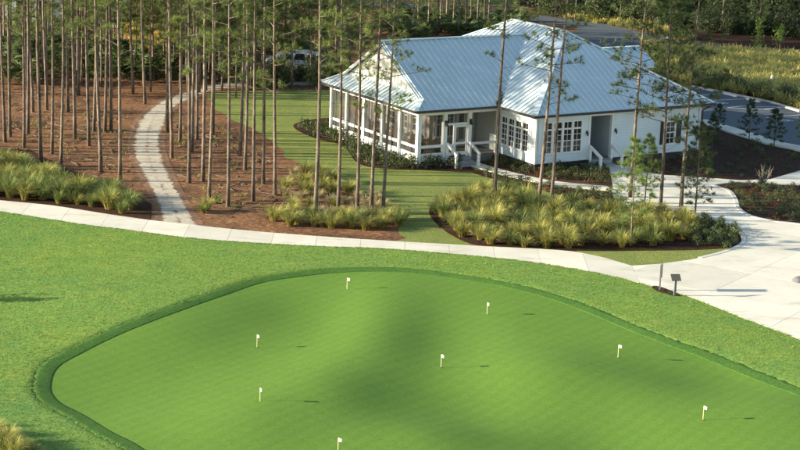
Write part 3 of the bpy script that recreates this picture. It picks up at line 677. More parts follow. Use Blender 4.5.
# left wall of the right block (sunny side) with its bank of windows
lw = wall((PU,0.4), (PU,-Q), ZB, ZE-0.05, [(0.55+0.71*i+0.045, 0.55+0.71*(i+1)-0.045, 1.02, 2.68) for i in range(4)], 0.18, 'side_wall', M['siding'])
bank(lw, 0.55, 0.55+2.84, 1.02, 2.68, 4)
wall((PU+W,-Q), (PU+W,FAR), ZB, ZE-0.05, [], 0.18, 'right_wall', M['siding']); wall((PU+W,FAR), (PU,FAR), ZB, ZE-0.05, [], 0.18, 'back_wall', M['siding']); wall((PU,FAR), (PU,LV), ZB, ZE-0.05, [], 0.18, 'back_side_wall', M['siding'])
m = MB()
for x, y in ((PU,-Q), (PU+W,-Q)):
    sx = -1 if x == PU else 1
    m.box((min(x-sx*0.11,x+sx*0.022), y-0.022, ZB), (max(x-sx*0.11,x+sx*0.022), y-0.002, ZE-0.06)); m.box((min(x+sx*0.002,x+sx*0.022), y-0.002, ZB), (max(x+sx*0.002,x+sx*0.022), y+0.11, ZE-0.06))
part(m, 'corner_board', M['white'])
part(MB().box((PU+0.12,-Q+0.12,-0.05), (PU+W-0.12,FAR-0.12,ZB+0.02)), 'foundation', M['found'])
part(MB().box((PU+0.06,-Q+0.19,ZB+0.03), (PU+W-0.19,FAR-0.19,ZB+0.06)), 'floor', M['deck'])
# ceilings / soffits
part(MB().box((PU-OV+0.02,-Q-OV+0.02,ZE-0.16), (PU+W+OV-0.02,FAR+OV-0.02,ZE-0.055)), 'soffit', M['white'])
part(MB().box((-OV+0.02,-OV+0.02,ZE-0.15), (PU-OV+0.01,LV+OV-0.02,ZE-0.05)), 'porch_ceiling', M['white'])
# dark gutters along the eaves and a downspout
def gut(a, b): part(MB().bar((*a, ZE-0.055), (*b, ZE-0.055), 0.11, 0.13), 'gutter', M['gutter'])
g = OV + 0.055
gut((-g,-g), (PU-g,-g)); gut((PU-g,-g-0.06), (PU-g,-Q-g)); gut((PU-g-0.055,-Q-g), (PU+W+g,-Q-g)); gut((PU+W+g,-Q-g+0.06), (PU+W+g,FAR)); gut((-g,-g+0.06), (-g,LV+g))
m = MB().tube([(PU+W+OV,-Q-OV,ZE-0.1),(PU+W+0.3,-Q-0.25,ZE-0.28),(PU+W+0.09,-Q-0.07,ZE-0.5),(PU+W+0.09,-Q-0.07,0.2)], [0.05]*4, 6); part(m, 'downspout', M['gutter'])
# gable over the pent roof
zb2 = zh(GW)
m = MB().add([(GW,GW+0.05,zb2-0.1),(GW,LV-GW-0.05,zb2-0.1),(GW,LV/2,ZR-0.06),(GW+0.12,GW+0.05,zb2-0.1),(GW+0.12,LV-GW-0.05,zb2-0.1),(GW+0.12,LV/2,ZR-0.06)], [(0,2,1),(3,4,5),(0,1,4,3)]); part(m, 'gable_wall', M['white'])
v = GW + 0.5
while v < LV - GW - 0.3:
    top = ZE + SL * (min(v, LV - v) + OV) - 0.12
    if top > zb2 + 0.1: part(MB().box((GW-0.02, v-0.022, zb2), (GW-0.003, v+0.022, top)), 'batten', M['white'])
    v += 0.4
for sg in (1, -1):
    c = LV/2; m = MB().bar((GR+0.02, c, ZR-0.14), (GR+0.02, c - sg*(c-GR), zh(GR)-0.14), 0.04, 0.2, (1,0,0)); part(m, 'rake_board', M['white'])
    m = MB().bar((GW-0.05, c - sg*0.05, ZR-0.24), (GW-0.05, c - sg*(c-GW-0.15), zb2-0.05), 0.06, 0.07, (1,0,0)); part(m, 'rake_shadow_strip', M['gutter'])  # dark strip stands in for the shadow under the rake
gf = (Vector((GW-0.03, 6.0, 0)), Vector((0,-1,0)), Vector((-1,0,0)))
window(gf, 0.1, 0.55, 4.05, 4.68, [('v', 0.5, 0.03, 0, 1), ('h', 0.5, 0.03, 0, 1)]); window(gf, 0.69, 1.14, 4.05, 4.68, [('v', 0.5, 0.03, 0, 1), ('h', 0.5, 0.03, 0, 1)])

# dead leaves caught at the foot of the roof valley
r = np.random.default_rng(12); V = []; F = []
for k in range(170):
    t = abs(r.normal(0, 0.42)); u_ = PU - OV + 0.02 + t + r.normal(0, 0.07); v_ = -OV + 0.02 + t + r.normal(0, 0.07)
    z_ = ZE + SL * max(u_ - PU + OV, v_ + OV) + r.uniform(0.03, 0.10); d = r.normal(0, 1, 3) * [1, 1, .4]; d /= np.linalg.norm(d); e = np.cross(d, r.normal(0, 1, 3)); e /= np.linalg.norm(e)
    p0 = np.array([u_, v_, z_]); V += [p0 - d*.07, p0 + e*.035, p0 + d*.07, p0 - e*.035]; F.append((4*k, 4*k+1, 4*k+2, 4*k+3))
lm = np_mesh('leaf_litter', V, F); lm.materials.append(M['deadleaf']); lo = bpy.data.objects.new('leaf_litter', lm); COL.objects.link(lo); lo.location = (HX, HY, 0); lo.rotation_euler = (0, 0, HTH)
tag(lo, 'dark dead leaves caught in the roof valley above the porch', 'leaves', kind='stuff')
# screened porch
part(MB().box((0.06,0.06,-0.02), (PU-0.01,LV-0.06,0.5)), 'porch_deck', M['deck'])
SIDE = [0.0, 1.97, 4.02, 6.15, 8.22, 10.12]; FRNT = [0.0, 1.74, 3.42, 5.42]
PW = 0.24
def post(u, v): part(MB().box((u-PW/2, v-PW/2, 0.2), (u+PW/2, v+PW/2, ZE-0.151)), 'post', M['white'])
for v in SIDE: post(0, v)
for u in FRNT[1:]: post(u, 0)
def rails(p, q, levels, name='rail', w=0.09):
    a, b = Vector((*p, 0)), Vector((*q, 0)); d = (b - a).normalized(); a = a + d * PW/2; b = b - d * PW/2
    for z0, z1 in levels:
        part(MB().bar(a + Vector((0,0,(z0+z1)/2)), b + Vector((0,0,(z0+z1)/2)), w, z1-z0), name, M['white'])
def screen(p, q, z0, z1):
    a, b = Vector((*p, 0)), Vector((*q, 0)); d = (b - a).normalized(); a = a + d * PW/2; b = b - d * PW/2
    part(MB().add([a + Vector((0,0,z0)), b + Vector((0,0,z0)), b + Vector((0,0,z1)), a + Vector((0,0,z1))], [(0,1,2,3)]), 'screen', M['screen'])
LEV = [(0.30, 0.74), (1.06, 1.22), (2.96, 3.19)]
for v0, v1 in zip(SIDE, SIDE[1:]): rails((0,v0), (0,v1), LEV); screen((0,v0), (0,v1), 0.74, 2.96)
for i in (0, 2): rails((FRNT[i],0), (FRNT[i+1],0), LEV if i == 0 else [(1.06, 1.2), (2.96, 3.19)]); screen((FRNT[i],0), (FRNT[i+1],0), 0.74 if i == 0 else 0.55, 2.96)
rails((FRNT[1],0), (FRNT[2],0), [(2.30, 2.42), (2.96, 3.19)]); screen((FRNT[1],0.03), (FRNT[2],0.03), 2.42, 2.96)
m = MB(); m.box((2.36,-0.045,0.52), (2.44,0.045,2.3)); part(m, 'door_jamb', M['white']); screen((1.74,0.02), (2.50,0.02), 0.6, 2.3)
part(MB().bar((1.86,0,1.12), (2.36,0,1.12), 0.09, 0.12), 'rail', M['white']); part(MB().bar((1.86,0,0.60), (2.36,0,0.60), 0.09, 0.2), 'rail', M['white'])
d_ = MB(); d_.box((2.46,-0.03,0.53), (2.54,0.01,2.28)); d_.box((3.22,-0.03,0.53), (3.299,0.01,2.28)); d_.box((2.54,-0.03,2.16), (3.22,0.01,2.28)); d_.box((2.54,-0.03,1.15), (3.22,0.01,1.27)); d_.box((2.54,-0.03,0.53), (3.22,0.01,0.72))
sdoor = part(d_, 'screen_door', M['white']); MB().add([(2.54,-0.01,0.72),(3.22,-0.01,0.72),(3.22,-0.01,2.16),(2.54,-0.01,2.16)], [(0,1,2,3)]).build('door_screen', M['screen'], sdoor)
MB().box((2.56,-0.07,1.3), (2.6,-0.03,1.45)).build('handle', M['dark'], sdoor)
for u in (1.74, 3.42):
    m = MB().box((u-0.05,-PW/2-0.07,2.35), (u+0.05,-PW/2-0.002,2.62)); m.tube([(u,-PW/2-0.13,2.6),(u,-PW/2-0.13,2.3)], [0.03,0.09], 8); part(m, 'porch_lamp', M['dark'])
# walls behind the porch with their windows and doors
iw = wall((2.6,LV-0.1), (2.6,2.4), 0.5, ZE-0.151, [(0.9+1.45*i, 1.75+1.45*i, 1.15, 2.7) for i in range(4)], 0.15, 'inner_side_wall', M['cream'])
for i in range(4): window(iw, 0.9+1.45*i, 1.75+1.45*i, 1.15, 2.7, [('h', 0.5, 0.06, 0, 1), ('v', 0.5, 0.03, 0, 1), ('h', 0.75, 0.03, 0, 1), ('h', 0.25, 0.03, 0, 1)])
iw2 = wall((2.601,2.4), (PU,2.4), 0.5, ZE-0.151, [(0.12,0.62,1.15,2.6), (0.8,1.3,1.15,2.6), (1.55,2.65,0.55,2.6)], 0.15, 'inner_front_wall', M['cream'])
for a in (0.12, 0.8): window(iw2, a, a+0.5, 1.15, 2.6, [('h', 0.5, 0.06, 0, 1), ('v', 0.5, 0.03, 0, 1), ('h', 0.75, 0.03, 0, 1)])
window(iw2, 1.55, 2.65, 0.55, 2.6, [('v', 0.5, 0.12, 0, 1), ('h', 0.13, 0.14, 0, 1), ('v', 0.08, 0.07, 0, 1), ('v', 0.92, 0.07, 0, 1)], name='double_door', sill=False)
wall((PU,2.401), (PU,0.41), 0.5, ZE-0.151, [], 0.15, 'porch_end_wall', M['siding'])
wall((0.1,LV-0.05), (2.6,LV-0.05), 0.5, 1.1, [], 0.1, 'porch_back_wall', M['white'])
post(2.5, LV-0.02); rails((0,LV), (2.5,LV), [(2.96,3.19)])
# steps and handrails
def steps(u0, u1, v0, n, z, name='step'):
    for k in range(n): part(MB().box((u0, v0-0.3*(k+1), 0.0), (u1, v0-0.3*k - (0.0 if k == 0 else 0.0), z*(n-k)/(n+0.0) - 0.02*k)), name, M['step'])
def handrail(u, v0, z0, v1, z1, tail=0.3):
    m = MB(); m.bar((u, v0+0.05, z0+0.80), (u, v1-0.10, z1+0.68), 0.12, 0.15); o = part(m, 'handrail', M['white'])
    for vv, zz in ((v0, z0), (v1, z1)): MB().box((u-0.065, vv-0.065, 0.0), (u+0.065, vv+0.065, zz+0.66)).build('newel', M['white'], o)
steps(1.95, 3.35, -0.15, 3, 0.46)
handrail(1.88, -0.2, 0.46, -1.15, 0.06); handrail(3.42, -0.2, 0.46, -1.15, 0.06)
steps(9.5, 10.9, -Q-0.03, 2, 0.42)
handrail(9.42, -Q-0.12, 0.44, -Q-1.15, 0.05); handrail(10.95, -Q-0.12, 0.44, -Q-1.15, 0.05)
part(MB().box((8.6,-Q-0.75,0), (9.28,-Q-0.25,0.32)), 'planter_box', M['wood'])

# porch furniture: tables and chairs standing on the deck
def porch_place(u, v): return Vector((HX + u*math.cos(HTH) - v*math.sin(HTH), HY + u*math.sin(HTH) + v*math.cos(HTH), 0.502))
def make_chair():
    t = empty('porch_chair')
    MB().box((-0.24,-0.24,0.38), (0.24,0.24,0.46)).build('seat', M['chair'], t)
    m = MB(); m.bar((-0.22,0.22,0.5), (-0.22,0.30,0.95), 0.05, 0.05, (1,0,0)); m.bar((0.22,0.22,0.5), (0.22,0.30,0.95), 0.05, 0.05, (1,0,0)); m.box((-0.22,0.25,0.55), (0.22,0.29,0.93)); m.build('backrest', M['chair'], t)
    for x, y in ((-.21,-.21),(.21,-.21),(-.21,.21),(.21,.21)): MB().box((x-.022,y-.022,0), (x+.022,y+.022,0.38)).build('leg', M['chair'], t)
    return t
def make_table():
    t = empty('porch_table'); MB().tube([(0,0,0.70),(0,0,0.74)], [0.42,0.42], 16).build('table_top', M['chair'], t)
    MB().tube([(0,0,0.03),(0,0,0.70)], [0.05,0.05], 8).build('stem', M['dark'], t); MB().tube([(0,0,0),(0,0,0.03)], [0.26,0.22], 12).build('foot', M['dark'], t); return t
def dup(root, loc, rz=0.0, sc=None, tilt=None):
    r = root.copy(); COL.objects.link(r); r.location = loc; r.rotation_euler = (*(tilt or (0, 0)), rz)
    if sc is not None: r.scale = (sc, sc, sc) if isinstance(sc, (int, float)) else sc
    for ch in root.children:
        c = ch.copy(); COL.objects.link(c); c.parent = r
        for gch in ch.children: d = gch.copy(); COL.objects.link(d); d.parent = c
    return r
ch0, tb0 = make_chair(), make_table(); first = [True, True]
BAYN = ['the porch corner bay', 'the second porch bay', 'the middle porch bay', 'the farthest porch bay']
for i, v in enumerate((1.5, 3.4, 5.6, 7.7)):
    p = porch_place(1.2, v); t = tb0 if i == 0 else dup(tb0, p, 0)
    t.location = p; tag(t, 'small round brown table behind the screen, in ' + BAYN[i], 'table', 'tables on the screened porch')
    for k, (du, dv, rz) in enumerate(((0.0, 0.72, 0.0), (0.05, -0.72, math.pi))):
        p = porch_place(1.2 + du, v + dv); c = ch0 if (i == 0 and k == 0) else dup(ch0, p, 0)
        c.location = p; c.rotation_euler = (0, 0, rz + HTH + random.uniform(-.3, .3))
        tag(c, 'brown chair on the %s side of the table in %s' % (('far', 'near')[k], BAYN[i]), 'chair', 'chairs on the screened porch')

# ------------------------------------------------------------------ plants: mesh makers
def tri_fan_needles(C, D, L, w, n, spread, r):
    """n needle bundles from each point C (k,3) around directions D (k,3)"""
    k = len(C); c = np.repeat(C, n, 0); d = np.repeat(D, n, 0) + r.normal(0, spread, (k*n, 3)); d /= np.linalg.norm(d, axis=1)[:, None] + 1e-9
    a = np.cross(d, r.normal(0, 1, (k*n, 3))); a /= np.linalg.norm(a, axis=1)[:, None] + 1e-9
    l = L * r.uniform(0.7, 1.15, (k*n, 1)); V = np.stack([c - a*w/2, c + a*w/2, c + d*l], 1).reshape(-1, 3)
    return V, np.arange(len(V)).reshape(-1, 3)
def pine(seed, H, r0, cb, lmax, nb, tuft=7, needles=18, nl=0.30, nw=0.034, droop=0.1, stubs=7, low=3, bend=0.10, mat='needle', top=1.0):
    r = np.random.default_rng(seed); m = MB(); ns = 14
    ph = r.uniform(0, 6.28, 2); am = r.uniform(0.3, 1.0, 2) * bend
    ax = lambda z: np.array([am[0]*(math.sin(z*0.33+ph[0]) - math.sin(ph[0])), am[1]*(math.sin(z*0.27+ph[1]) - math.sin(ph[1])), z])
    zs = np.linspace(0, H, ns); rad = [r0 * (1.25 if i == 0 else 1) * (1 - 0.86*(z/H)**1.1) for i, z in enumerate(zs)]
    m.tube([ax(z) for z in zs], rad, 9); nl *= 1.12
    C, D = [], []
    def limb(z, ang, L, up, leafy, rr):
        p0 = ax(z); d = np.array([math.cos(ang), math.sin(ang), up]); d /= np.linalg.norm(d); pts = [p0]; cur = p0.copy()
        for k in range(3):
            cur = cur + d * L / 3; pts.append(cur.copy()); d = d + np.array([r.normal(0,.12), r.normal(0,.12), 0.10 - droop]); d /= np.linalg.norm(d)
        m.tube(pts, [rr, rr*0.75, rr*0.5, rr*0.25], 4, cap=False)
        if leafy:
            for t in range(leafy):
                f = r.uniform(0.4, 1.0)**0.8 * 3; k = min(2, int(f)); q = pts[k] + (pts[k+1] - pts[k]) * (f - k)
                off = r.normal(0, 1, 3); off[2] = abs(off[2])*0.6; off *= 0.26 * L / np.linalg.norm(off) * r.uniform(0.3, 1.3)
                if np.linalg.norm(off) > 0.15: m.tube([q, q + off], [rr*0.3, rr*0.15], 3, cap=False)
                dd = (pts[k+1] - pts[k]); dd = dd / np.linalg.norm(dd) + off + np.array([0, 0, 0.5]); C.append(q + off); D.append(dd / np.linalg.norm(dd))
            C.append(pts[-1]); dd = pts[-1] - pts[-2]; D.append(dd / np.linalg.norm(dd))
    a = r.uniform(0, 6.28)
    for i in range(nb):
        f = (i + r.uniform(0, 1)) / nb; z = cb + (H - cb - 0.15) * f; a += 2.4 + r.normal(0, 0.3)
        L = lmax * (1 - f**1.6 * 0.78) * (0.55 + 0.45*min(1, f*4 + 0.3)) * r.uniform(0.7, 1.15); limb(z, a, L, 0.15 + 0.6*f*top, int(tuft * (0.5 + 0.6*r.random())), r0 * 0.28 * (1 - 0.6*f))
    for i in range(low): limb(cb * r.uniform(0.72, 0.98), r.uniform(0, 6.28), lmax * r.uniform(0.4, 0.75), r.uniform(0.05, 0.5), int(tuft*0.5), r0*0.2)
    for i in range(stubs): limb(cb * r.uniform(0.25, 0.95), r.uniform(0, 6.28), r.uniform(0.25, 0.9), r.uniform(-0.1, 0.5), 0, r0*0.14)
    C.append(ax(H)); D.append(np.array([0, 0, 1.0]))
    V, F = tri_fan_needles(np.array(C), np.array(D), nl, nw, needles, 0.85, r)
    tm = m.mesh('trunk', True); tm.materials.append(M['bark']); cm = np_mesh('crown', V, F); cm.materials.append(M[mat]); return tm, cm
def shrub_mesh(seed, n, rx, rz, leaf, mat, lump=5, stems=4, base=0.0):
    """a twiggy bush: leaves gathered in lumps round short stems"""
    r = np.random.default_rng(seed); cen = r.normal(0, 0.42, (lump, 3)) * [rx, rx, rz*0.5] + [0, 0, base + rz*0.55]; k = r.integers(0, lump, n)
    d = r.normal(0, 1, (n, 3)); d /= np.linalg.norm(d, axis=1)[:, None]; P = cen[k] + d * r.uniform(0.3, 1.0, (n, 1))**0.5 * np.array([rx, rx, rz]) * 0.5; P[:, 2] = np.maximum(P[:, 2], 0.02 + base*0.5)
    ax = r.normal(0, 1, (n, 3)); ax /= np.linalg.norm(ax, axis=1)[:, None]; b = np.cross(ax, d); b /= np.linalg.norm(b, axis=1)[:, None] + 1e-9; s = leaf * r.uniform(0.6, 1.3, (n, 1))
    V = np.stack([P - ax*s, P + b*s*0.45, P + ax*s, P - b*s*0.45], 1).reshape(-1, 3); fm = np_mesh('foliage', V, np.arange(len(V)).reshape(-1, 4)); fm.materials.append(M[mat])
    m = MB()
    for i in range(stems):
        q = cen[i % lump]; m.tube([(q[0]*0.15, q[1]*0.15, -0.05), tuple(q * [0.6, 0.6, 0.6]), tuple(q)], [0.03*rx+0.006, 0.02*rx+0.005, 0.005], 4)
    sm = m.mesh('stem'); sm.materials.append(M['bark']); return fm, sm
def blades(r, n, h, spread, w, base=0.16, erect=0.55):
    """arching blades of one clump: verts, quads, height parameter"""
    a = r.uniform(0, 2*np.pi, n); rad = base * np.sqrt(r.uniform(0, 1, n)); bx, by = np.cos(a)*rad, np.sin(a)*rad
    a2 = a + r.normal(0, 0.5, n); out = spread * r.uniform(0.15, 1.0, n)**erect; hh = h * r.uniform(0.6, 1.1, n) * (1 - 0.25*out/spread); ts = np.array([0, 0.4, 0.75, 1.0])
    V = np.zeros((n, 4, 2, 3)); A = np.zeros((n, 4, 2))
    for i, t in enumerate(ts):
        o = out * t**1.9; z = hh * (1.25*t - 0.25*t**3 * (1 + 1.6*out/spread)); ww = w * (1 - 0.85*t**2)
        px, py = bx + np.cos(a2)*o, by + np.sin(a2)*o; sx, sy = -np.sin(a2)*ww/2, np.cos(a2)*ww/2
        V[:, i, 0] = np.stack([px - sx, py - sy, z], 1); V[:, i, 1] = np.stack([px + sx, py + sy, z], 1); A[:, i] = t
    idx = np.arange(n*8).reshape(n, 4, 2); Fq = np.stack([idx[:, :-1, 0], idx[:, :-1, 1], idx[:, 1:, 1], idx[:, 1:, 0]], -1).reshape(-1, 4)
    return V.reshape(-1, 3), Fq, A.ravel()
def with_along(me, A):
    at = me.attributes.new('along', 'FLOAT', 'POINT'); at.data.foreach_set('value', np.asarray(A, dtype=np.float32)); return me
def clump_mesh(seed, n, h, spread, w, mat, base=0.16, erect=0.55):
    V, F, A = blades(np.random.default_rng(seed), n, h, spread, w, base, erect); me = with_along(np_mesh('blades', V, F), A); me.materials.append(M[mat]); return me
def palmetto_mesh(seed, n=13, h=1.0, mat='palm'):
    r = np.random.default_rng(seed); V = []; F = []
    for i in range(n):
        a = r.uniform(0, 6.28); up = r.uniform(0.35, 1.3); d = np.array([math.cos(a), math.sin(a), up]); d /= np.linalg.norm(d); tip = d * h * r.uniform(0.6, 1.0)
        s = np.cross(d, [0, 0, 1]); s /= np.linalg.norm(s); u = np.cross(s, d); b = len(V); V += [tuple(-s*0.012), tuple(s*0.012), tuple(tip)]; F.append((b, b+1, b+2))
        for k in range(11):
            t = -1.75 + 3.5*k/10; e = d*math.cos(t) + s*math.sin(t) + u*r.normal(-0.1, 0.1); L = h*0.5*r.uniform(0.8, 1.1); q = np.cross(e, u); q /= np.linalg.norm(q) + 1e-9
            b = len(V); V += [tuple(tip), tuple(tip + e*L*0.5 + q*0.035*h), tuple(tip + e*L - np.array([0, 0, 0.08*h])), tuple(tip + e*L*0.5 - q*0.035*h)]; F.append((b, b+1, b+2)); F.append((b, b+2, b+3))
    me = np_mesh('fronds', V, F); me.materials.append(M[mat]); return me

# one object per plant, meshes shared between plants of a kind
def plant(name, parts, x, y, label, cat, group, sc=1.0, rz=None, z=0.0, tilt=(0, 0)):
    t = empty(name, (x, y, z)); t.rotation_mode = 'ZYX'; t.rotation_euler = (tilt[0], tilt[1], random.uniform(0, 6.28) if rz is None else rz); t.scale = (sc, sc, sc) if isinstance(sc, (int, float)) else sc
    for nm, me in parts:
        o = bpy.data.objects.new(nm, me); COL.objects.link(o); o.parent = t
    return tag(t, label, cat, group)
def solo(name, me, x, y, label, cat, group, sc=1.0, z=0.0):
    o = bpy.data.objects.new(name, me); COL.objects.link(o); o.location = (x, y, z); o.rotation_euler = (0, 0, random.uniform(0, 6.28)); a = random.uniform(0.85, 1.2); o.scale = (sc*a, sc/a**0.5, sc*random.uniform(0.8, 1.2)); return tag(o, label, cat, group)

TALL = [pine(10+i, 16.0 + i*0.7, 0.098, 9.0 + 0.3*i, 2.0, 26, tuft=11, needles=26, nl=0.25, nw=0.019, low=6, stubs=12) for i in range(5)]        # tall slash pines, high crowns
LOWC = [pine(20+i, 14.0 + i, 0.094, 5.6 + 0.5*i, 2.1, 32, tuft=13, needles=26, nl=0.25, nw=0.019, low=5, stubs=9) for i in range(4)]           # pines with lower boughs
MIDP = [pine(30+i, 9.5 + i, 0.075, 2.8 + 0.5*i, 1.8, 40, tuft=14, needles=26, nl=0.26, nw=0.022, low=3, stubs=7) for i in range(4)]            # younger pines
YNG = [pine(40+i, 4.2 + 0.5*i, 0.05, 1.0, 1.2, 30, tuft=9, needles=34, nl=0.22, nw=0.016, low=0, stubs=2, bend=0.12, mat='needle_young', top=1.6) for i in range(3)]
YDK = [pine(50+i, 3.2 + 0.5*i, 0.045, 0.4, 1.05, 38, tuft=11, needles=30, nl=0.18, nw=0.016, low=0, stubs=2, bend=0.12, mat='needle_dark', top=1.3) for i in range(3)]
RGT = [pine(66+i, 12.5 + i, 0.10, 4.6 + 0.6*i, 2.3, 40, tuft=14, needles=26, nl=0.26, nw=0.020, low=3, stubs=8, mat='needle_backlit') for i in range(3)]
WOODL = [pine(46+i, 12.0 + 1.5*i, 0.13, 2.6 + 0.8*i, 2.8, 40, tuft=11, needles=18, nl=0.45, nw=0.06, low=2, stubs=4) for i in range(3)]
WOOD = [pine(60+i, 13.0 + 1.5*i, 0.15, 2.6 + 0.8*i, 3.0, 40, tuft=11, needles=15, nl=0.5, nw=0.085, low=2, stubs=4, mat='needle_dark') for i in range(4)]
def P(v): return [('trunk', v[0]), ('crown', v[1])]
SHR = [shrub_mesh(70+i, 260, 0.48, 0.55, 0.055, 'leaf') for i in range(4)]
SHB = [shrub_mesh(80+i, 240, 0.45, 0.5, 0.06, 'leaf_bright') for i in range(2)]
SHR_RED = [shrub_mesh(85+i, 220, 0.42, 0.42, 0.05, 'redleaf') for i in range(2)]
BUSH = [shrub_mesh(90+i, 1300, 1.3, 1.7, 0.10, 'leaf_wood', lump=9, stems=6) for i in range(3)]
BUSHG = [shrub_mesh(95+i, 1100, 1.2, 1.5, 0.10, 'leaf_mid', lump=9, stems=6) for i in range(3)]
FARTREE = [shrub_mesh(100+i, 1500, 2.6, 5.5, 0.28, 'leaf_wood', lump=14, stems=5, base=1.0) for i in range(3)]
FT_B = [shrub_mesh(105+i, 420, 0.9, 2.6, 0.13, 'leaf_bright', lump=7, stems=4, base=0.6) for i in range(2)]
def S(v): return [('foliage', v[0]), ('stem', v[1])]
CG = [clump_mesh(110+i, 260, 1.12, 0.85, 0.022, 'blade_green', erect=(0.45, 0.6, 0.75, 0.55)[i]) for i in range(4)]
CY = [clump_mesh(120+i, 260, 1.12, 0.84, 0.022, 'blade_gold', erect=(0.45, 0.6, 0.75, 0.5)[i]) for i in range(4)]
CD = [clump_mesh(130+i, 130, 0.75, 0.6, 0.022, 'blade_dry') for i in range(3)]
PAL = [palmetto_mesh(140+i) for i in range(4)]

# ------------------------------------------------------------------ pines traced trunk by trunk
def lean(a): return (0.0, a)                     # tip of the trunk towards the east
def stand(pts, kinds, label, group, sc=(0.92, 1.08)):
    for (px, py) in pts:
        p = spot(px, py); v = kinds[random.randrange(len(kinds))]
        plant('pine_tree', P(v), p.x, p.y, label, 'pine tree', group, random.uniform(*sc), tilt=(random.gauss(0, 0.006), random.gauss(0.0, 0.006)))
LEFT_PINES = [(5,142),(10,137),(24,148),(28,134),(33,112),(41,166),(52,154),(47,110),(61,169),(68,112),(75,139),(79,84),(89,146),(94,131),(101,172),(105,132),(111,131),(120,181),(133,94),(145,104),
              (-12,150),(-25,128),(-40,160),(-60,140),(-85,150),(-110,165),(-140,145)]
ORD = 'first second third fourth fifth sixth seventh eighth ninth tenth eleventh twelfth thirteenth fourteenth fifteenth sixteenth seventeenth eighteenth nineteenth twentieth'.split()
def ordered(pts, kinds, text, group):
    for i, q in enumerate(sorted(pts)): stand([q], kinds, text % ORD[i], group)
ordered([q for q in LEFT_PINES if q[0] > 0], TALL, '%s tall pine trunk from the left edge, left of the sandy track', 'pines left of the sandy track')
stand([q for q in LEFT_PINES if q[0] <= 0], TALL, 'tall slender pine standing beyond the left edge of the picture', 'pines beyond the left edge')
MID_PINES = [(167,132),(172,158),(180,142),(189,183),(192,152),(197,139),(203,181),(209,203),(213,135),(228,207),(240,156),(245,170),(253,201),(263,184),(275,195)]
ordered(MID_PINES, TALL + LOWC[2:], '%s slender pine to the right of the sandy track, before the house lawn', 'pines right of the sandy track')
LONE = [((315,218),0.0,TALL[0],1.12,'thick straight pine at the left end of the grass patch below the porch'), ((338,213),-0.004,TALL[1],0.95,'first thin pine right of the thick one in the grass patch'),
        ((357,214),0.0,LOWC[3],0.98,'second thin pine right of the thick one, before the sunny porch side'), ((371,212),0.012,TALL[2],1.0,'third thin pine right of the thick one, left of the porch corner'),
        ((383,212),0.012,LOWC[2],0.95,'last thin pine of the row before the porch corner'), ((494,203),0.028,TALL[3],1.05,'tall pine rising in front of the porch entrance steps'),
        ((538,208),0.045,LOWC[2],1.05,'left of two close pines before the clubhouse front window bank'), ((551,207),0.03,TALL[4],0.95,'right of two close pines before the clubhouse front window bank'),
        ((630,198),0.03,RGT[2],1.0,'leaning pine rising right of the recessed entry'), ((660,214),0.0,RGT[0],0.98,'bushy pine crossing the shuttered window'),
        ((681,208),0.015,RGT[1],1.0,'bushy pine right of the shuttered window, near the corner of the clubhouse')]
for (px, py), ln, v, sc, lab in LONE:
    p = spot(px, py); plant('pine_tree', P(v), p.x, p.y, lab, 'pine tree', None, sc, tilt=lean(ln))
YOUNG = [((631,246),YNG[2],1.0,'bright young pine at the front edge of the island grass'), ((644,211),YNG[1],0.85,'bright young pine behind the island grass, before the recessed entry'), ((695,215),YDK[2],1.15,'dark young pine at the edge of the forecourt below the clubhouse corner'),
         ((749,141),YDK[1],0.72,'small dark pine standing before the parking bays'), ((774,147),YDK[0],0.75,'small dark pine right of the one before the parking bays'), ((718,131),YDK[0],0.55,'low dark pine beside the downspout corner'),
         ((712,150),YDK[1],0.6,'dark bushy pine in the shaded bed near the clubhouse corner'), ((803,150),YNG[0],0.6,'bright young pine at the right edge of the picture by the parking kerb')]
for (px, py), v, sc, lab in YOUNG:
    p = spot(px, py); plant('young_pine', P(v), p.x, p.y, lab, 'young pine', None, sc)
# deeper wood behind the track and behind the house
BACK = []
r_ = random.Random(5)
while len(BACK) < 112:
    px, py = r_.uniform(-30, 345), r_.uniform(28, 98)
    if 255 < px < 335 and py > 60: continue
    if 120 < px < 180 and 45 < py < 62: continue
    if all(abs(px-a) > 3.2 or abs(py-b) > 9 for a, b in BACK): BACK.append((px, py))
stand(BACK[:58], TALL[:3] + LOWC, 'pine in the deep wood beyond the sandy track', 'pines of the deep wood', (0.85, 1.1))
stand([p for p in BACK[58:] if p[0] > 60], MIDP, 'young leafy pine in the deep wood beyond the sandy track', 'young pines of the deep wood', (0.85, 1.15))
stand([(284,84),(311,82),(188,72),(200,66),(214,62),(228,70),(240,64),(256,58),(170,70),(300,52),(318,50),(336,56),(350,60),(285,50),(205,92),(222,90),(246,86),(262,84),(292,88),(345,80),(362,72),(180,88),(236,98)], MIDP, 'young leafy pine at the back edge of the house lawn', 'young pines behind the house lawn', (0.85, 1.1))
BEHIND = [(413,38),(418,30),(428,33),(437,36),(440,30),(446,28),(453,33),(458,37),(465,36),(471,30),(477,28),(484,30),(488,33),(398,36),(388,30),(372,40),(358,46)]
stand(BEHIND, TALL, 'pine behind the clubhouse ridge, before the road', 'pines behind the clubhouse', (0.8, 0.95))
stand([(575,20),(620,26),(650,60),(668,62)], MIDP, 'leafy pine beyond the clubhouse roof near the road', 'pines along the road', (0.8, 1.0))
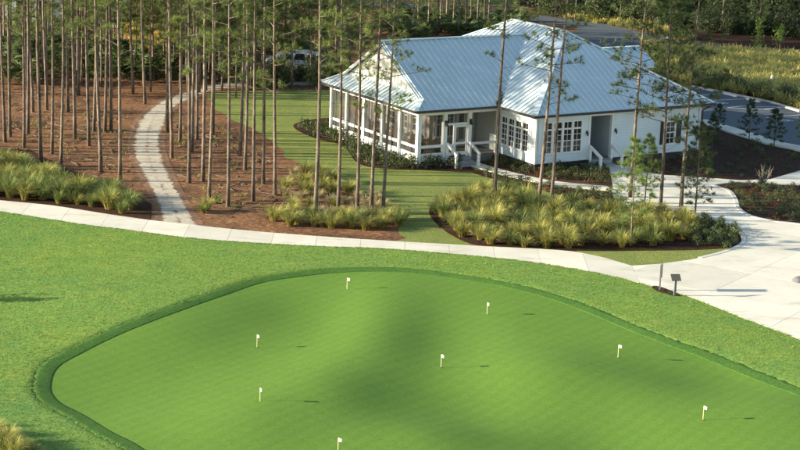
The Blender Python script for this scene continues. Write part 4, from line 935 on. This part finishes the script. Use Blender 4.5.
# the dark wood beyond the road and the field
r_ = random.Random(9); W2 = []
while len(W2) < 60:
    px, py = r_.uniform(545, 850), r_.uniform(-42, 40)
    if py > 12 + (px - 545) * 0.11: continue
    if all(abs(px-a) > 7 or abs(py-b) > 8 for a, b in W2): W2.append((px, py))
for i, (px, py) in enumerate(W2):
    p = spot(px, py); plant('wood_tree', P(WOOD[i % 4]) if i % 3 else S(FARTREE[i % 3]), p.x, p.y, 'dark evergreen tree of the wood beyond the road and the field', 'tree', 'trees of the dark wood', r_.uniform(0.8, 1.15))
r_ = random.Random(11)
for k in range(46):
    px = r_.uniform(540, 840); py = 13 + (px - 545) * 0.115 + r_.uniform(-6, 2); p = spot(px, py)
    plant('bush', S(BUSH[k % 3]), p.x, p.y, 'dark bush at the foot of the wood beyond the road', 'bush', 'bushes at the foot of the wood', r_.uniform(0.7, 1.4))
for k in range(26):
    px, py = r_.uniform(-30, 545), r_.uniform(-38, 4); p = spot(px, py)
    plant('wood_tree', P(WOODL[k % 3]), p.x, p.y, 'evergreen tree of the far wood at the top of the picture', 'tree', 'trees of the far wood', r_.uniform(0.75, 1.0))
for (px, py), v, sc, lab in [((758,50),FT_B[0],0.7,'bright sunlit sapling in the field, left of the pair'), ((779,49),FT_B[1],0.66,'bright sunlit sapling in the field, right of the pair')]:
    p = spot(px, py); plant('sapling', S(v), p.x, p.y, lab, 'sapling', None, sc)
p = spot(757, 46); plant('field_tree', P(MIDP[1]), p.x, p.y, 'pale slender tree standing behind the sunlit saplings in the field', 'tree', None, 0.62)
# understory
r_ = random.Random(17)
for k in range(84):
    px, py = r_.uniform(-40, 360), r_.uniform(-14, 56); p = spot(px, py)
    if 112 < px < 186 and 14 < py < 66: continue
    plant('bush', S(BUSHG[k % 3]), p.x, p.y, 'leafy bush in the thick undergrowth of the left wood', 'bush', 'undergrowth of the left wood', r_.uniform(0.5, 1.0))
for k in range(30):
    px, py = r_.uniform(-40, 400), r_.uniform(-40, 4); p = spot(px, py)
    plant('wood_tree', P(WOODL[k % 3]), p.x, p.y, 'dense evergreen tree closing off the view behind the left wood', 'tree', 'trees behind the left wood', r_.uniform(0.6, 0.95))
for k in range(70):
    px = r_.uniform(540, 850); py = r_.uniform(-30, 40) 
    if py > 14 + (px - 545) * 0.115: continue
    p = spot(px, py); plant('bush', S(BUSH[k % 3]), p.x, p.y, 'dark bush between the trunks of the wood beyond the road', 'bush', 'undergrowth of the dark wood', r_.uniform(1.0, 1.8))
for k in range(34):
    f = k / 33; px, py = 692 + 120*f, 86.5 + 27*f; p = spot(px + r_.uniform(-2, 2), py - r_.uniform(1.5, 8))
    plant('bush', S((BUSH + BUSHG)[k % 6]), p.x, p.y, 'low dark bush along the field edge of the parking bays', 'bush', 'bushes along the parking bays', r_.uniform(0.35, 0.65))
r_ = random.Random(21)
def palmettos(n, x0, x1, y0, y1, lab, grp, sc):
    for k in range(n):
        p = spot(r_.uniform(x0, x1), r_.uniform(y0, y1)); solo('palmetto', PAL[k % 4], p.x, p.y, lab, 'palmetto', grp, r_.uniform(*sc))
palmettos(46, -20, 132, 48, 84, 'saw palmetto in the undergrowth of the left wood', 'palmettos of the left wood', (1.0, 1.9))
palmettos(26, 150, 262, 52, 84, 'saw palmetto in the undergrowth right of the track bend', 'palmettos right of the track bend', (0.9, 1.7))
palmettos(60, 385, 520, 20, 42, 'saw palmetto in the thicket behind the clubhouse ridge', 'palmettos behind the clubhouse', (1.0, 1.8))
for k in range(40):
    px, py = r_.uniform(-20, 350), r_.uniform(30, 62); p = spot(px, py)
    if 118 < px < 180 and py > 22: continue
    plant('bush', S((BUSH + BUSHG)[k % 6]), p.x, p.y, 'leafy bush in the undergrowth of the left wood', 'bush', 'bushes of the left wood', r_.uniform(0.5, 1.1))
for px, py, sc in [(262,88,.8),(274,86,.95),(287,83,.9),(318,86,.95),(330,84,1.0),(345,84,.9),(305,80,.6),(250,86,.7),(281,80,1.0),(268,80,1.0),(322,78,1.1),(298,80,.8)]:
    p = spot(px, py); plant('bush', S(BUSHG[int(px) % 3]), p.x, p.y, 'dark rounded bush at the back edge of the house lawn', 'bush', 'bushes behind the house lawn', sc)
for k in range(28):
    px, py = r_.uniform(385, 540), r_.uniform(14, 32); p = spot(px, py); plant('bush', S(BUSHG[k % 3]), p.x, p.y, 'leafy bush in the thicket behind the clubhouse ridge', 'bush', 'bushes behind the clubhouse', r_.uniform(0.4, 0.9))

# ------------------------------------------------------------------ ornamental grasses, shrubs
CL_LEFT = spots([(-60,192),(0,198),(53,203.5),(118,213),(136,216),(136,208),(120,198),(70,184),(28,166),(-10,158),(-60,158)])
for x, y in scatter(CL_LEFT, 0.74, 6000, seed=3):
    solo('grass_clump', (CG if random.random() < 0.72 else CY)[random.randrange(4)], x, y, 'green-gold clump of ornamental grass in the bed left of the sandy track', 'grass clump', 'grass clumps left of the track', random.uniform(0.7, 1.3))
CL_MID = [(274,221),(284,218),(297,224),(308,220),(322,226),(332,228),(345,224),(352,228),(366,230),(376,222),(385,224),(392,219),(399,226),(340,218),(380,228),(358,222),(314,226),(290,226),(404,221)]
for px, py in CL_MID:
    p = spot(px, py); solo('grass_clump', (CG + CY)[random.randrange(8)], p.x, p.y, 'green clump of ornamental grass in the patch at the foot of the thin pines', 'grass clump', 'grass clumps at the thin pines', random.uniform(0.8, 1.05))
DRYP = scatter(spots([(285,178),(300,172),(330,178),(350,190),(385,200),(385,216),(330,216),(292,214),(284,200)]), 0.85, 3000, seed=6)
for x, y in DRYP:
    solo('dry_grass_clump', (CD + CD + CY)[random.randrange(10)], x, y, 'straw-coloured grass tuft among the thin pines', 'grass clump', 'dry tufts among the pines', random.uniform(0.6, 1.1))
for px, py, sc in [(207,211,.85),(203,213,.7)]:
    p = spot(px, py); solo('grass_clump', CY[0] if sc > .8 else CG[1], p.x, p.y, 'lone grass tuft where the sandy track meets the cart path', 'grass clump', 'lone tufts by the track', sc)
CL_ISL = spots([(432,214),(446,201),(484,193),(526,200),(562,208),(610,212),(650,214),(688,220),(692,236),(680,243),(640,247),(600,248),(560,249),(510,247),(474,243),(450,232)])
for x, y in scatter(CL_ISL, 0.77, 9000, seed=4):
    solo('grass_clump', (CY if random.random() < 0.7 else CG)[random.randrange(4)], x, y, 'golden clump of ornamental grass in the island bed before the clubhouse', 'grass clump', 'grass clumps of the island bed', random.uniform(0.72, 1.25))
for px, py, sc in [(-6,446,1.0),(4,452,1.05),(14,458,1.0),(-14,436,.9),(24,455,.8),(-2,438,.8),(10,446,.9),(33,457,.75),(18,450,.7),(-10,428,.6)]:
    p = spot(px, py); solo('grass_clump', CY[int(px) % 4], p.x, p.y, 'tall grass tuft at the bottom left corner of the lawn', 'grass clump', 'tufts at the bottom left corner', sc * 0.8, z=0.04)
def shrubs(poly, gap, kinds, label, group, sc, seed, tries=3000, name='shrub'):
    for x, y in scatter(poly, gap, tries, seed=seed):
        plant(name, S(kinds[random.randrange(len(kinds))]), x, y, label, 'shrub', group, random.uniform(*sc))
shrubs(spots([(297,127),(330,131),(345,135),(410,160),(440,159),(450,160),(462,167),(440,170),(419,169),(375,167),(357,161),(343,145),(318,137)]), 0.62, SHR, 'low dark shrub in the bed along the screened porch', 'shrubs along the porch', (0.95, 1.3), 31)
shrubs(spots([(485,166),(500,158),(538,168),(590,165),(604,170),(606,184),(555,180),(510,170)]), 0.52, SHR + SHR_RED[:1], 'low shrub in the reddish bed under the front windows', 'shrubs under the front windows', (0.6, 0.9), 32)
shrubs(spots([(475,173.5),(516,181.5),(562,190),(612,195),(640,210),(600,203),(549,192),(503,182)]), 0.62, SHR + SHR_RED[:1], 'low shrub along the lawn side of the front walk', 'shrubs along the front walk', (0.6, 0.85), 33)
shrubs(spots([(692,218),(720,224.5),(737,233),(741,240),(733,246),(712,248),(694,246)]), 0.58, SHR, 'low dark shrub at the round tip of the island bed', 'shrubs at the island tip', (0.7, 0.95), 34)
shrubs(spots([(718,189),(738,186),(772,187),(815,191),(840,228),(800,223.5),(775,220),(755,215),(742,208),(738,200),(730,192)]), 0.62, SHR + SHR_RED[:1], 'low creeping shrub in the reddish bed beside the forecourt', 'shrubs beside the forecourt', (0.55, 0.8), 35)
shrubs(spots([(645,168),(660,165),(690,152),(720,138),(760,146),(800,157),(800,166),(770,176),(741,178),(700,175),(660,172)]), 1.3, SHR, 'dark shrub in the shaded bed between clubhouse and parking', 'shrubs of the shaded bed', (0.45, 0.8), 36)
p = spot(453, 162); plant('shrub', S(SHB[0]), p.x, p.y, 'bright green rounded shrub beside the porch steps', 'shrub', None, 1.15)
p = spot(601, 161); plant('shrub', S(SHR[1]), p.x, p.y, 'dark shrub left of the recessed entry steps', 'shrub', None, 1.1)
p = spot(638, 163); plant('shrub', S(SHR[2]), p.x, p.y, 'dark shrub right of the recessed entry handrail', 'shrub', None, 1.1)
p = spot(650, 211); plant('shrub', S(SHB[1]), p.x, p.y, 'bright green shrub behind the island grass near the forecourt', 'shrub', None, 0.95)
p = spot(209, 203); plant('shrub', S(SHB[1]), p.x + 0.4, p.y, 'small bright weed beside the pine nearest the track mouth', 'shrub', None, 0.8)
p = spot(-34, 301); plant('shrub', S(BUSHG[0]), p.x, p.y, 'unseen shrub beyond the left edge, added for its shadow on the lawn', 'shrub', None, 0.5, z=0.05)  # out of view, added so that its shadow falls on the left lawn
def bare_shrub():
    r = np.random.default_rng(8); m = MB()
    for k in range(11):
        a = r.uniform(0, 6.28); d = np.array([math.cos(a)*0.45, math.sin(a)*0.45, 1.0]); p0 = np.zeros(3); pts = [p0, d*0.4, d*0.8 + r.normal(0,.06,3), d*1.25 + r.normal(0,.12,3)]; m.tube(pts, [0.028,0.02,0.013,0.005], 5)
        for j in range(3): q = pts[2]; m.tube([q, q + r.normal(0,.25,3) + [0,0,.25]], [0.011,0.004], 4)
    return m.mesh('branches')
bs = bare_shrub(); bs.materials.append(M['twig']); p = spot(763, 187); plant('bare_shrub', [('branches', bs), ('foliage', SHR[0][0])], p.x, p.y, 'pale bare-branched shrub at the top of the reddish bed', 'shrub', None, 0.8)

# grasses nobody could count
def grass_field(name, poly, n, h, spread, w, mat, label, per=22, seed=1, hvar=(0.6, 1.2)):
    r = np.random.default_rng(seed); xs = [p[0] for p in poly]; ys = [p[1] for p in poly]; VV, FF, AA = [], [], []; off = 0; k = 0
    while k < n:
        x, y = r.uniform(min(xs), max(xs)), r.uniform(min(ys), max(ys))
        if not in_poly(x, y, poly): continue
        V, F, A = blades(r, per, h*r.uniform(*hvar), spread, w, 0.2); V[:, 0] += x; V[:, 1] += y; VV.append(V); FF.append(F + off); AA.append(A); off += len(V); k += 1
    me = with_along(np_mesh(name, np.concatenate(VV), np.concatenate(FF)), np.concatenate(AA)); tag(link(name, me, M[mat]), label, 'grass', kind='stuff')
grass_field('wild_grass', FIELD, 2600, 1.15, 0.75, 0.06, 'blade_field', 'tall green-gold wild grass filling the field behind the parking bays', seed=2)
grass_field('golden_grass', spots([(118,52),(180,52),(178,22),(120,22)]), 520, 1.0, 0.5, 0.05, 'blade_gold_field', 'sunlit golden grass in the clearing behind the left wood', seed=3, per=18)
grass_field('verge_grass', spots([(560,18),(640,30),(700,42),(640,20),(560,6)]), 420, 0.9, 0.5, 0.05, 'blade_field', 'pale grass along the far side of the road', seed=4, per=18)
WEED = spots([(200,215),(290,200),(280,165),(235,130),(165,110),(160,125),(175,170)])
grass_field('straw_weeds', WEED, 60, 0.28, 0.25, 0.03, 'blade_green', 'small green weeds scattered over the pine straw right of the track', seed=5, per=12)
grass_field('straw_weeds', spots([(-20,140),(140,180),(130,110),(0,90)]), 60, 0.3, 0.25, 0.03, 'blade_green', 'small green weeds scattered over the pine straw left of the track', seed=6, per=12)

# short tufts over the rough and along the edges of collar and concrete
def lawn_tufts():
    r = np.random.default_rng(31); n = 75000
    X = r.uniform(-22, 22, n); Y = r.uniform(52, 96, n); d, ins = seg_dist(X, Y, GREEN, True); fp = front_of_path(X, Y)
    ok = (~ins) & (d > 0.55) & (fp > 0.02) & (np.abs(X) < 0.235 * Y + 1.5); X, Y = X[ok], Y[ok]
    e = np.array(PATH_NEAR); t = r.uniform(0, 1, 2600); sX = e[0, 0] + (e[-1, 0] - e[0, 0]) * t; sY = np.interp(sX, e[:, 0], e[:, 1]) - r.uniform(-0.01, 0.05, 2600)
    X = np.concatenate([X, sX]); Y = np.concatenate([Y, sY]); Z = lawn_z(X, Y) - 0.008; k = 5; n = len(X)
    a = r.uniform(0, 6.283, (n, k)); L = r.uniform(0.02, 0.06, (n, k)); H = r.uniform(0.022, 0.055, (n, k)) * r.uniform(0.6, 1.4, (n, 1)); w = 0.011
    bx = X[:, None] + r.normal(0, 0.03, (n, k)); by = Y[:, None] + r.normal(0, 0.03, (n, k)); bz = np.repeat(Z[:, None], k, 1)
    V = np.stack([np.stack([bx - np.sin(a)*w, by + np.cos(a)*w, bz], -1), np.stack([bx + np.sin(a)*w, by - np.cos(a)*w, bz], -1), np.stack([bx + np.cos(a)*L, by + np.sin(a)*L, bz + H], -1)], 2).reshape(-1, 3)
    tag(link('rough_grass', np_mesh('rough_grass', V, np.arange(len(V)).reshape(-1, 3)), M['rough_blade']), 'short tufted grass of the rough round the putting green', 'grass', kind='stuff')
lawn_tufts()
def litter(name, poly, n, label, seed):
    r = random.Random(seed); m = MB(); xs = [p[0] for p in poly]; ys = [p[1] for p in poly]; k = 0
    while k < n:
        x, y = r.uniform(min(xs), max(xs)), r.uniform(min(ys), max(ys))
        if not in_poly(x, y, poly): continue
        a, L = r.uniform(0, 3.14), r.choice((0.12, 0.15, 0.5, 0.9, 1.3)); w = 0.05 if L < 0.2 else 0.022; dx, dy = math.cos(a)*L/2, math.sin(a)*L/2
        m.tube([(x-dx, y-dy, 0.02+w/2), (x+r.uniform(-.04,.04), y, 0.04+w/2), (x+dx, y+dy, 0.02+w/2)], [w*0.6, w, w*0.5], 4); k += 1
    tag(m.build(name, M['bark']), label, 'twigs', kind='stuff')
litter('fallen_twigs', spots([(200,215),(300,225),(280,165),(235,130),(165,110),(160,125),(175,170)]), 150, 'fallen twigs and cones on the pine straw right of the track', 1)
litter('fallen_twigs', spots([(-20,145),(140,190),(130,110),(0,80),(-20,80)]), 190, 'fallen twigs and cones on the pine straw left of the track', 2)

# ------------------------------------------------------------------ practice pins, signs and small things
def ground_z(x, y): return float(relief(np.array([x]), np.array([y]))[0])
PINS = [((257,347.5),'practice pin upper left on the green, nearest the left collar'), ((347,289.5),'practice pin farthest back, at the top edge of the green'), ((487,314.5),'practice pin back right of centre on the green'),
        ((441,367.5),'practice pin in the middle of the green'), ((618,357.5),'practice pin near the right collar of the green'), ((260,402),'practice pin lower left on the green'), ((703,420),'practice pin at the lower right of the green'), ((338,453),'practice pin at the bottom edge of the picture')]
for i, ((px, py), lab) in enumerate(PINS):
    p = spot(px, py); z = ground_z(p.x, p.y); p = spot(px, py, z); t = empty('practice_pin', (p.x, p.y, z)); tag(t, lab, 'golf pin', 'pins on the practice green')
    MB().tube([(0,0,-0.03),(0,0,0.52)], [0.011,0.010], 8).build('pole', M['pinpole'], t)
    f = MB(); n = 5
    for k in range(n):
        x0, x1 = 0.01 + 0.13*k/n, 0.01 + 0.13*(k+1)/n; wv0, wv1 = 0.012*math.sin(k*1.6), 0.012*math.sin((k+1)*1.6)
        f.add([(x0,wv0-.003,.41),(x1,wv1-.003,.41),(x1,wv1-.003,.52),(x0,wv0-.003,.52),(x0,wv0+.003,.41),(x1,wv1+.003,.41),(x1,wv1+.003,.52),(x0,wv0+.003,.52)], [(0,1,2,3),(7,6,5,4),(3,2,6,7),(0,4,5,1)] + ([(1,5,6,2)] if k == n-1 else []))
    fl = f.build('flag', M['pinflag'], t); t.rotation_euler = (0, 0, -1.0 + 0.25*math.sin(i*2.1))
    MB().tube([(0,0,0.002),(0,0,0.0045)], [0.054,0.054], 12).build('cup', M['dark'], t)
# two signs at the lawn edge and their strip of mulch
sheet('sign_bed', catmull(spots([(652,288),(657,287.5),(668,291),(680,296.5),(674,297.5),(664,295),(655,291.5)]), 4, True), 0.075, M['mulch'])
p = spot(659.5, 291.5); t = empty('tall_sign', (p.x, p.y, 0.07), 1.42); tag(t, 'tall thin dark sign seen edge-on at the lawn edge by the forecourt', 'sign')
MB().box((-.035,-.035,-.02), (.035,.035,1.15)).build('post', M['grey'], t); MB().box((-.22,-.07,.62), (.22,-.036,1.17)).build('board', M['dark'], t)
p = spot(674.5, 297); t = empty('low_sign', (p.x, p.y, 0.07), 0.15); tag(t, 'short sign post with a tilted dark board, right of the tall thin sign', 'sign')
MB().box((-.045,-.045,-.02), (.045,.045,.78)).build('post', M['grey'], t); MB().bar((0,-.14,.70), (0,.14,.92), .42, .035).build('board', M['wood'], t)
p = spot(771.5, 86); t = empty('bollard_light', (p.x, p.y, 0)); tag(t, 'white-topped bollard with dark base at the edge of the field', 'bollard')
MB().tube([(0,0,0),(0,0,.38),(0,0,.40)], [.13,.13,.11], 10).build('base', M['dark'], t); MB().tube([(0,0,.40),(0,0,.78),(0,0,.84)], [.11,.11,.05], 10).build('lamp_head', M['white'], t)
p = spot(667, 60); t = empty('road_lamp', (p.x, p.y, 0)); tag(t, 'thin post with a small white head beyond the clubhouse roof', 'lamp post')
MB().tube([(0,0,0),(0,0,1.75)], [.04,.03], 8).build('post', M['grey'], t); MB().tube([(-.22,0,1.75),(-.05,0,1.86),(.22,0,1.84)], [.05,.12,.05], 8).build('lamp_head', M['white'], t)
r = np.random.default_rng(4); m = MB(); n = 14
for j in range(6):
    for k in range(n):
        a = 2*math.pi*k/n; rr = 0.30*math.cos(j/5*1.5)*(1 + 0.08*math.sin(3*a+j)); m.v.append((rr*math.cos(a)*1.25, rr*math.sin(a), 0.26*math.sin(j/5*1.57)))
for j in range(5):
    for k in range(n): m.f.append((j*n+k, j*n+(k+1) % n, (j+1)*n+(k+1) % n, (j+1)*n+k)); m.m.append(0)
st = m.build('stone', M['stone'], None, True); p = spot(800, 283); st.location = (p.x, p.y, 0.055); tag(st, 'small smooth grey stone on the pale forecourt at the right edge', 'stone')

# parked car half hidden behind the bushes at the back of the lawn
def car():
    p = spot(297, 73); t = empty('parked_car', (p.x, p.y, 0), 0.05); tag(t, 'pale white-blue parked car half hidden behind bushes at the back of the lawn', 'car')
    prof = [(-2.4,.35),(-2.42,.75),(-2.3,1.0),(-1.75,1.12),(-1.25,1.55),(-.6,1.68),(.7,1.68),(1.5,1.55),(2.15,1.1),(2.36,.85),(2.36,.35)]; m = MB(); n = len(prof)
    V = []
    for y, s in ((-.88,1),( .88,1)):
        for x, z in prof: V.append((x, y*(1 if z < 1.2 else 0.8), z))
    m.add(V, [tuple(range(n-1,-1,-1)), tuple(range(n,2*n))] + [(i,(i+1)%n,n+(i+1)%n,n+i) for i in range(n)]); b = m.build('body', M['carpaint'], t)
    for xa, xb, za, zb in ((-1.15,-.35,1.12,1.52),(-.25,.6,1.12,1.56),(.7,1.45,1.12,1.5)):
        for sg in (-1, 1):
            w_ = lambda z: sg * (0.885 - 0.176*max(0, (z-1.12))/0.43*0.95)
            MB().add([(xa,w_(za)+sg*.01,za),(xb,w_(za)+sg*.01,za),(xb-.08,w_(zb)+sg*.02,zb),(xa+.12,w_(zb)+sg*.02,zb)], [(0,1,2,3)]).build('window', M['glass'], t)
    for x in (-1.5, 1.5):
        for sg in (-1, 1): MB().tube([(x,sg*.72,.33),(x,sg*.90,.33)], [.33,.33], 14).build('wheel', M['tyre'], t)
car()
# pale building far off between the trunks
def far_building():
    p = spot(62, 26); t = empty('far_building', (p.x, p.y, 0), 0.06); tag(t, 'long low white building far off between the pine trunks', 'building'); w, d = 10.0, 6.0
    MB().box((-w/2,0,0), (w/2,d,2.6)).build('wall', M['siding'], t)
    MB().add([(-w/2-.5,-.5,2.55),(w/2+.5,-.5,2.55),(w/2+.5,d+.5,2.55),(-w/2-.5,d+.5,2.55),(-w/2+2,d/2,4.4),(w/2-2,d/2,4.4)], [(0,1,5,4),(1,2,5),(2,3,4,5),(3,0,4),(3,2,1,0)]).build('roof', M['roof'], t)
    for k in range(5):
        x = -w/2 + 1.1 + k*1.95; f = MB(); f.box((x-.06,-.05,.9), (x,.0,2.2)); f.box((x+1.0,-.05,.9), (x+1.06,.0,2.2)); f.box((x,-.05,2.12), (x+1.0,.0,2.2)); f.box((x,-.05,.9), (x+1.0,.0,.98)); o = f.build('window', M['white'], t)
        MB().add([(x,-.015,.98),(x+1.0,-.015,.98),(x+1.0,-.015,2.12),(x,-.015,2.12)], [(0,1,2,3)]).build('pane', M['glass'], o)
far_building()
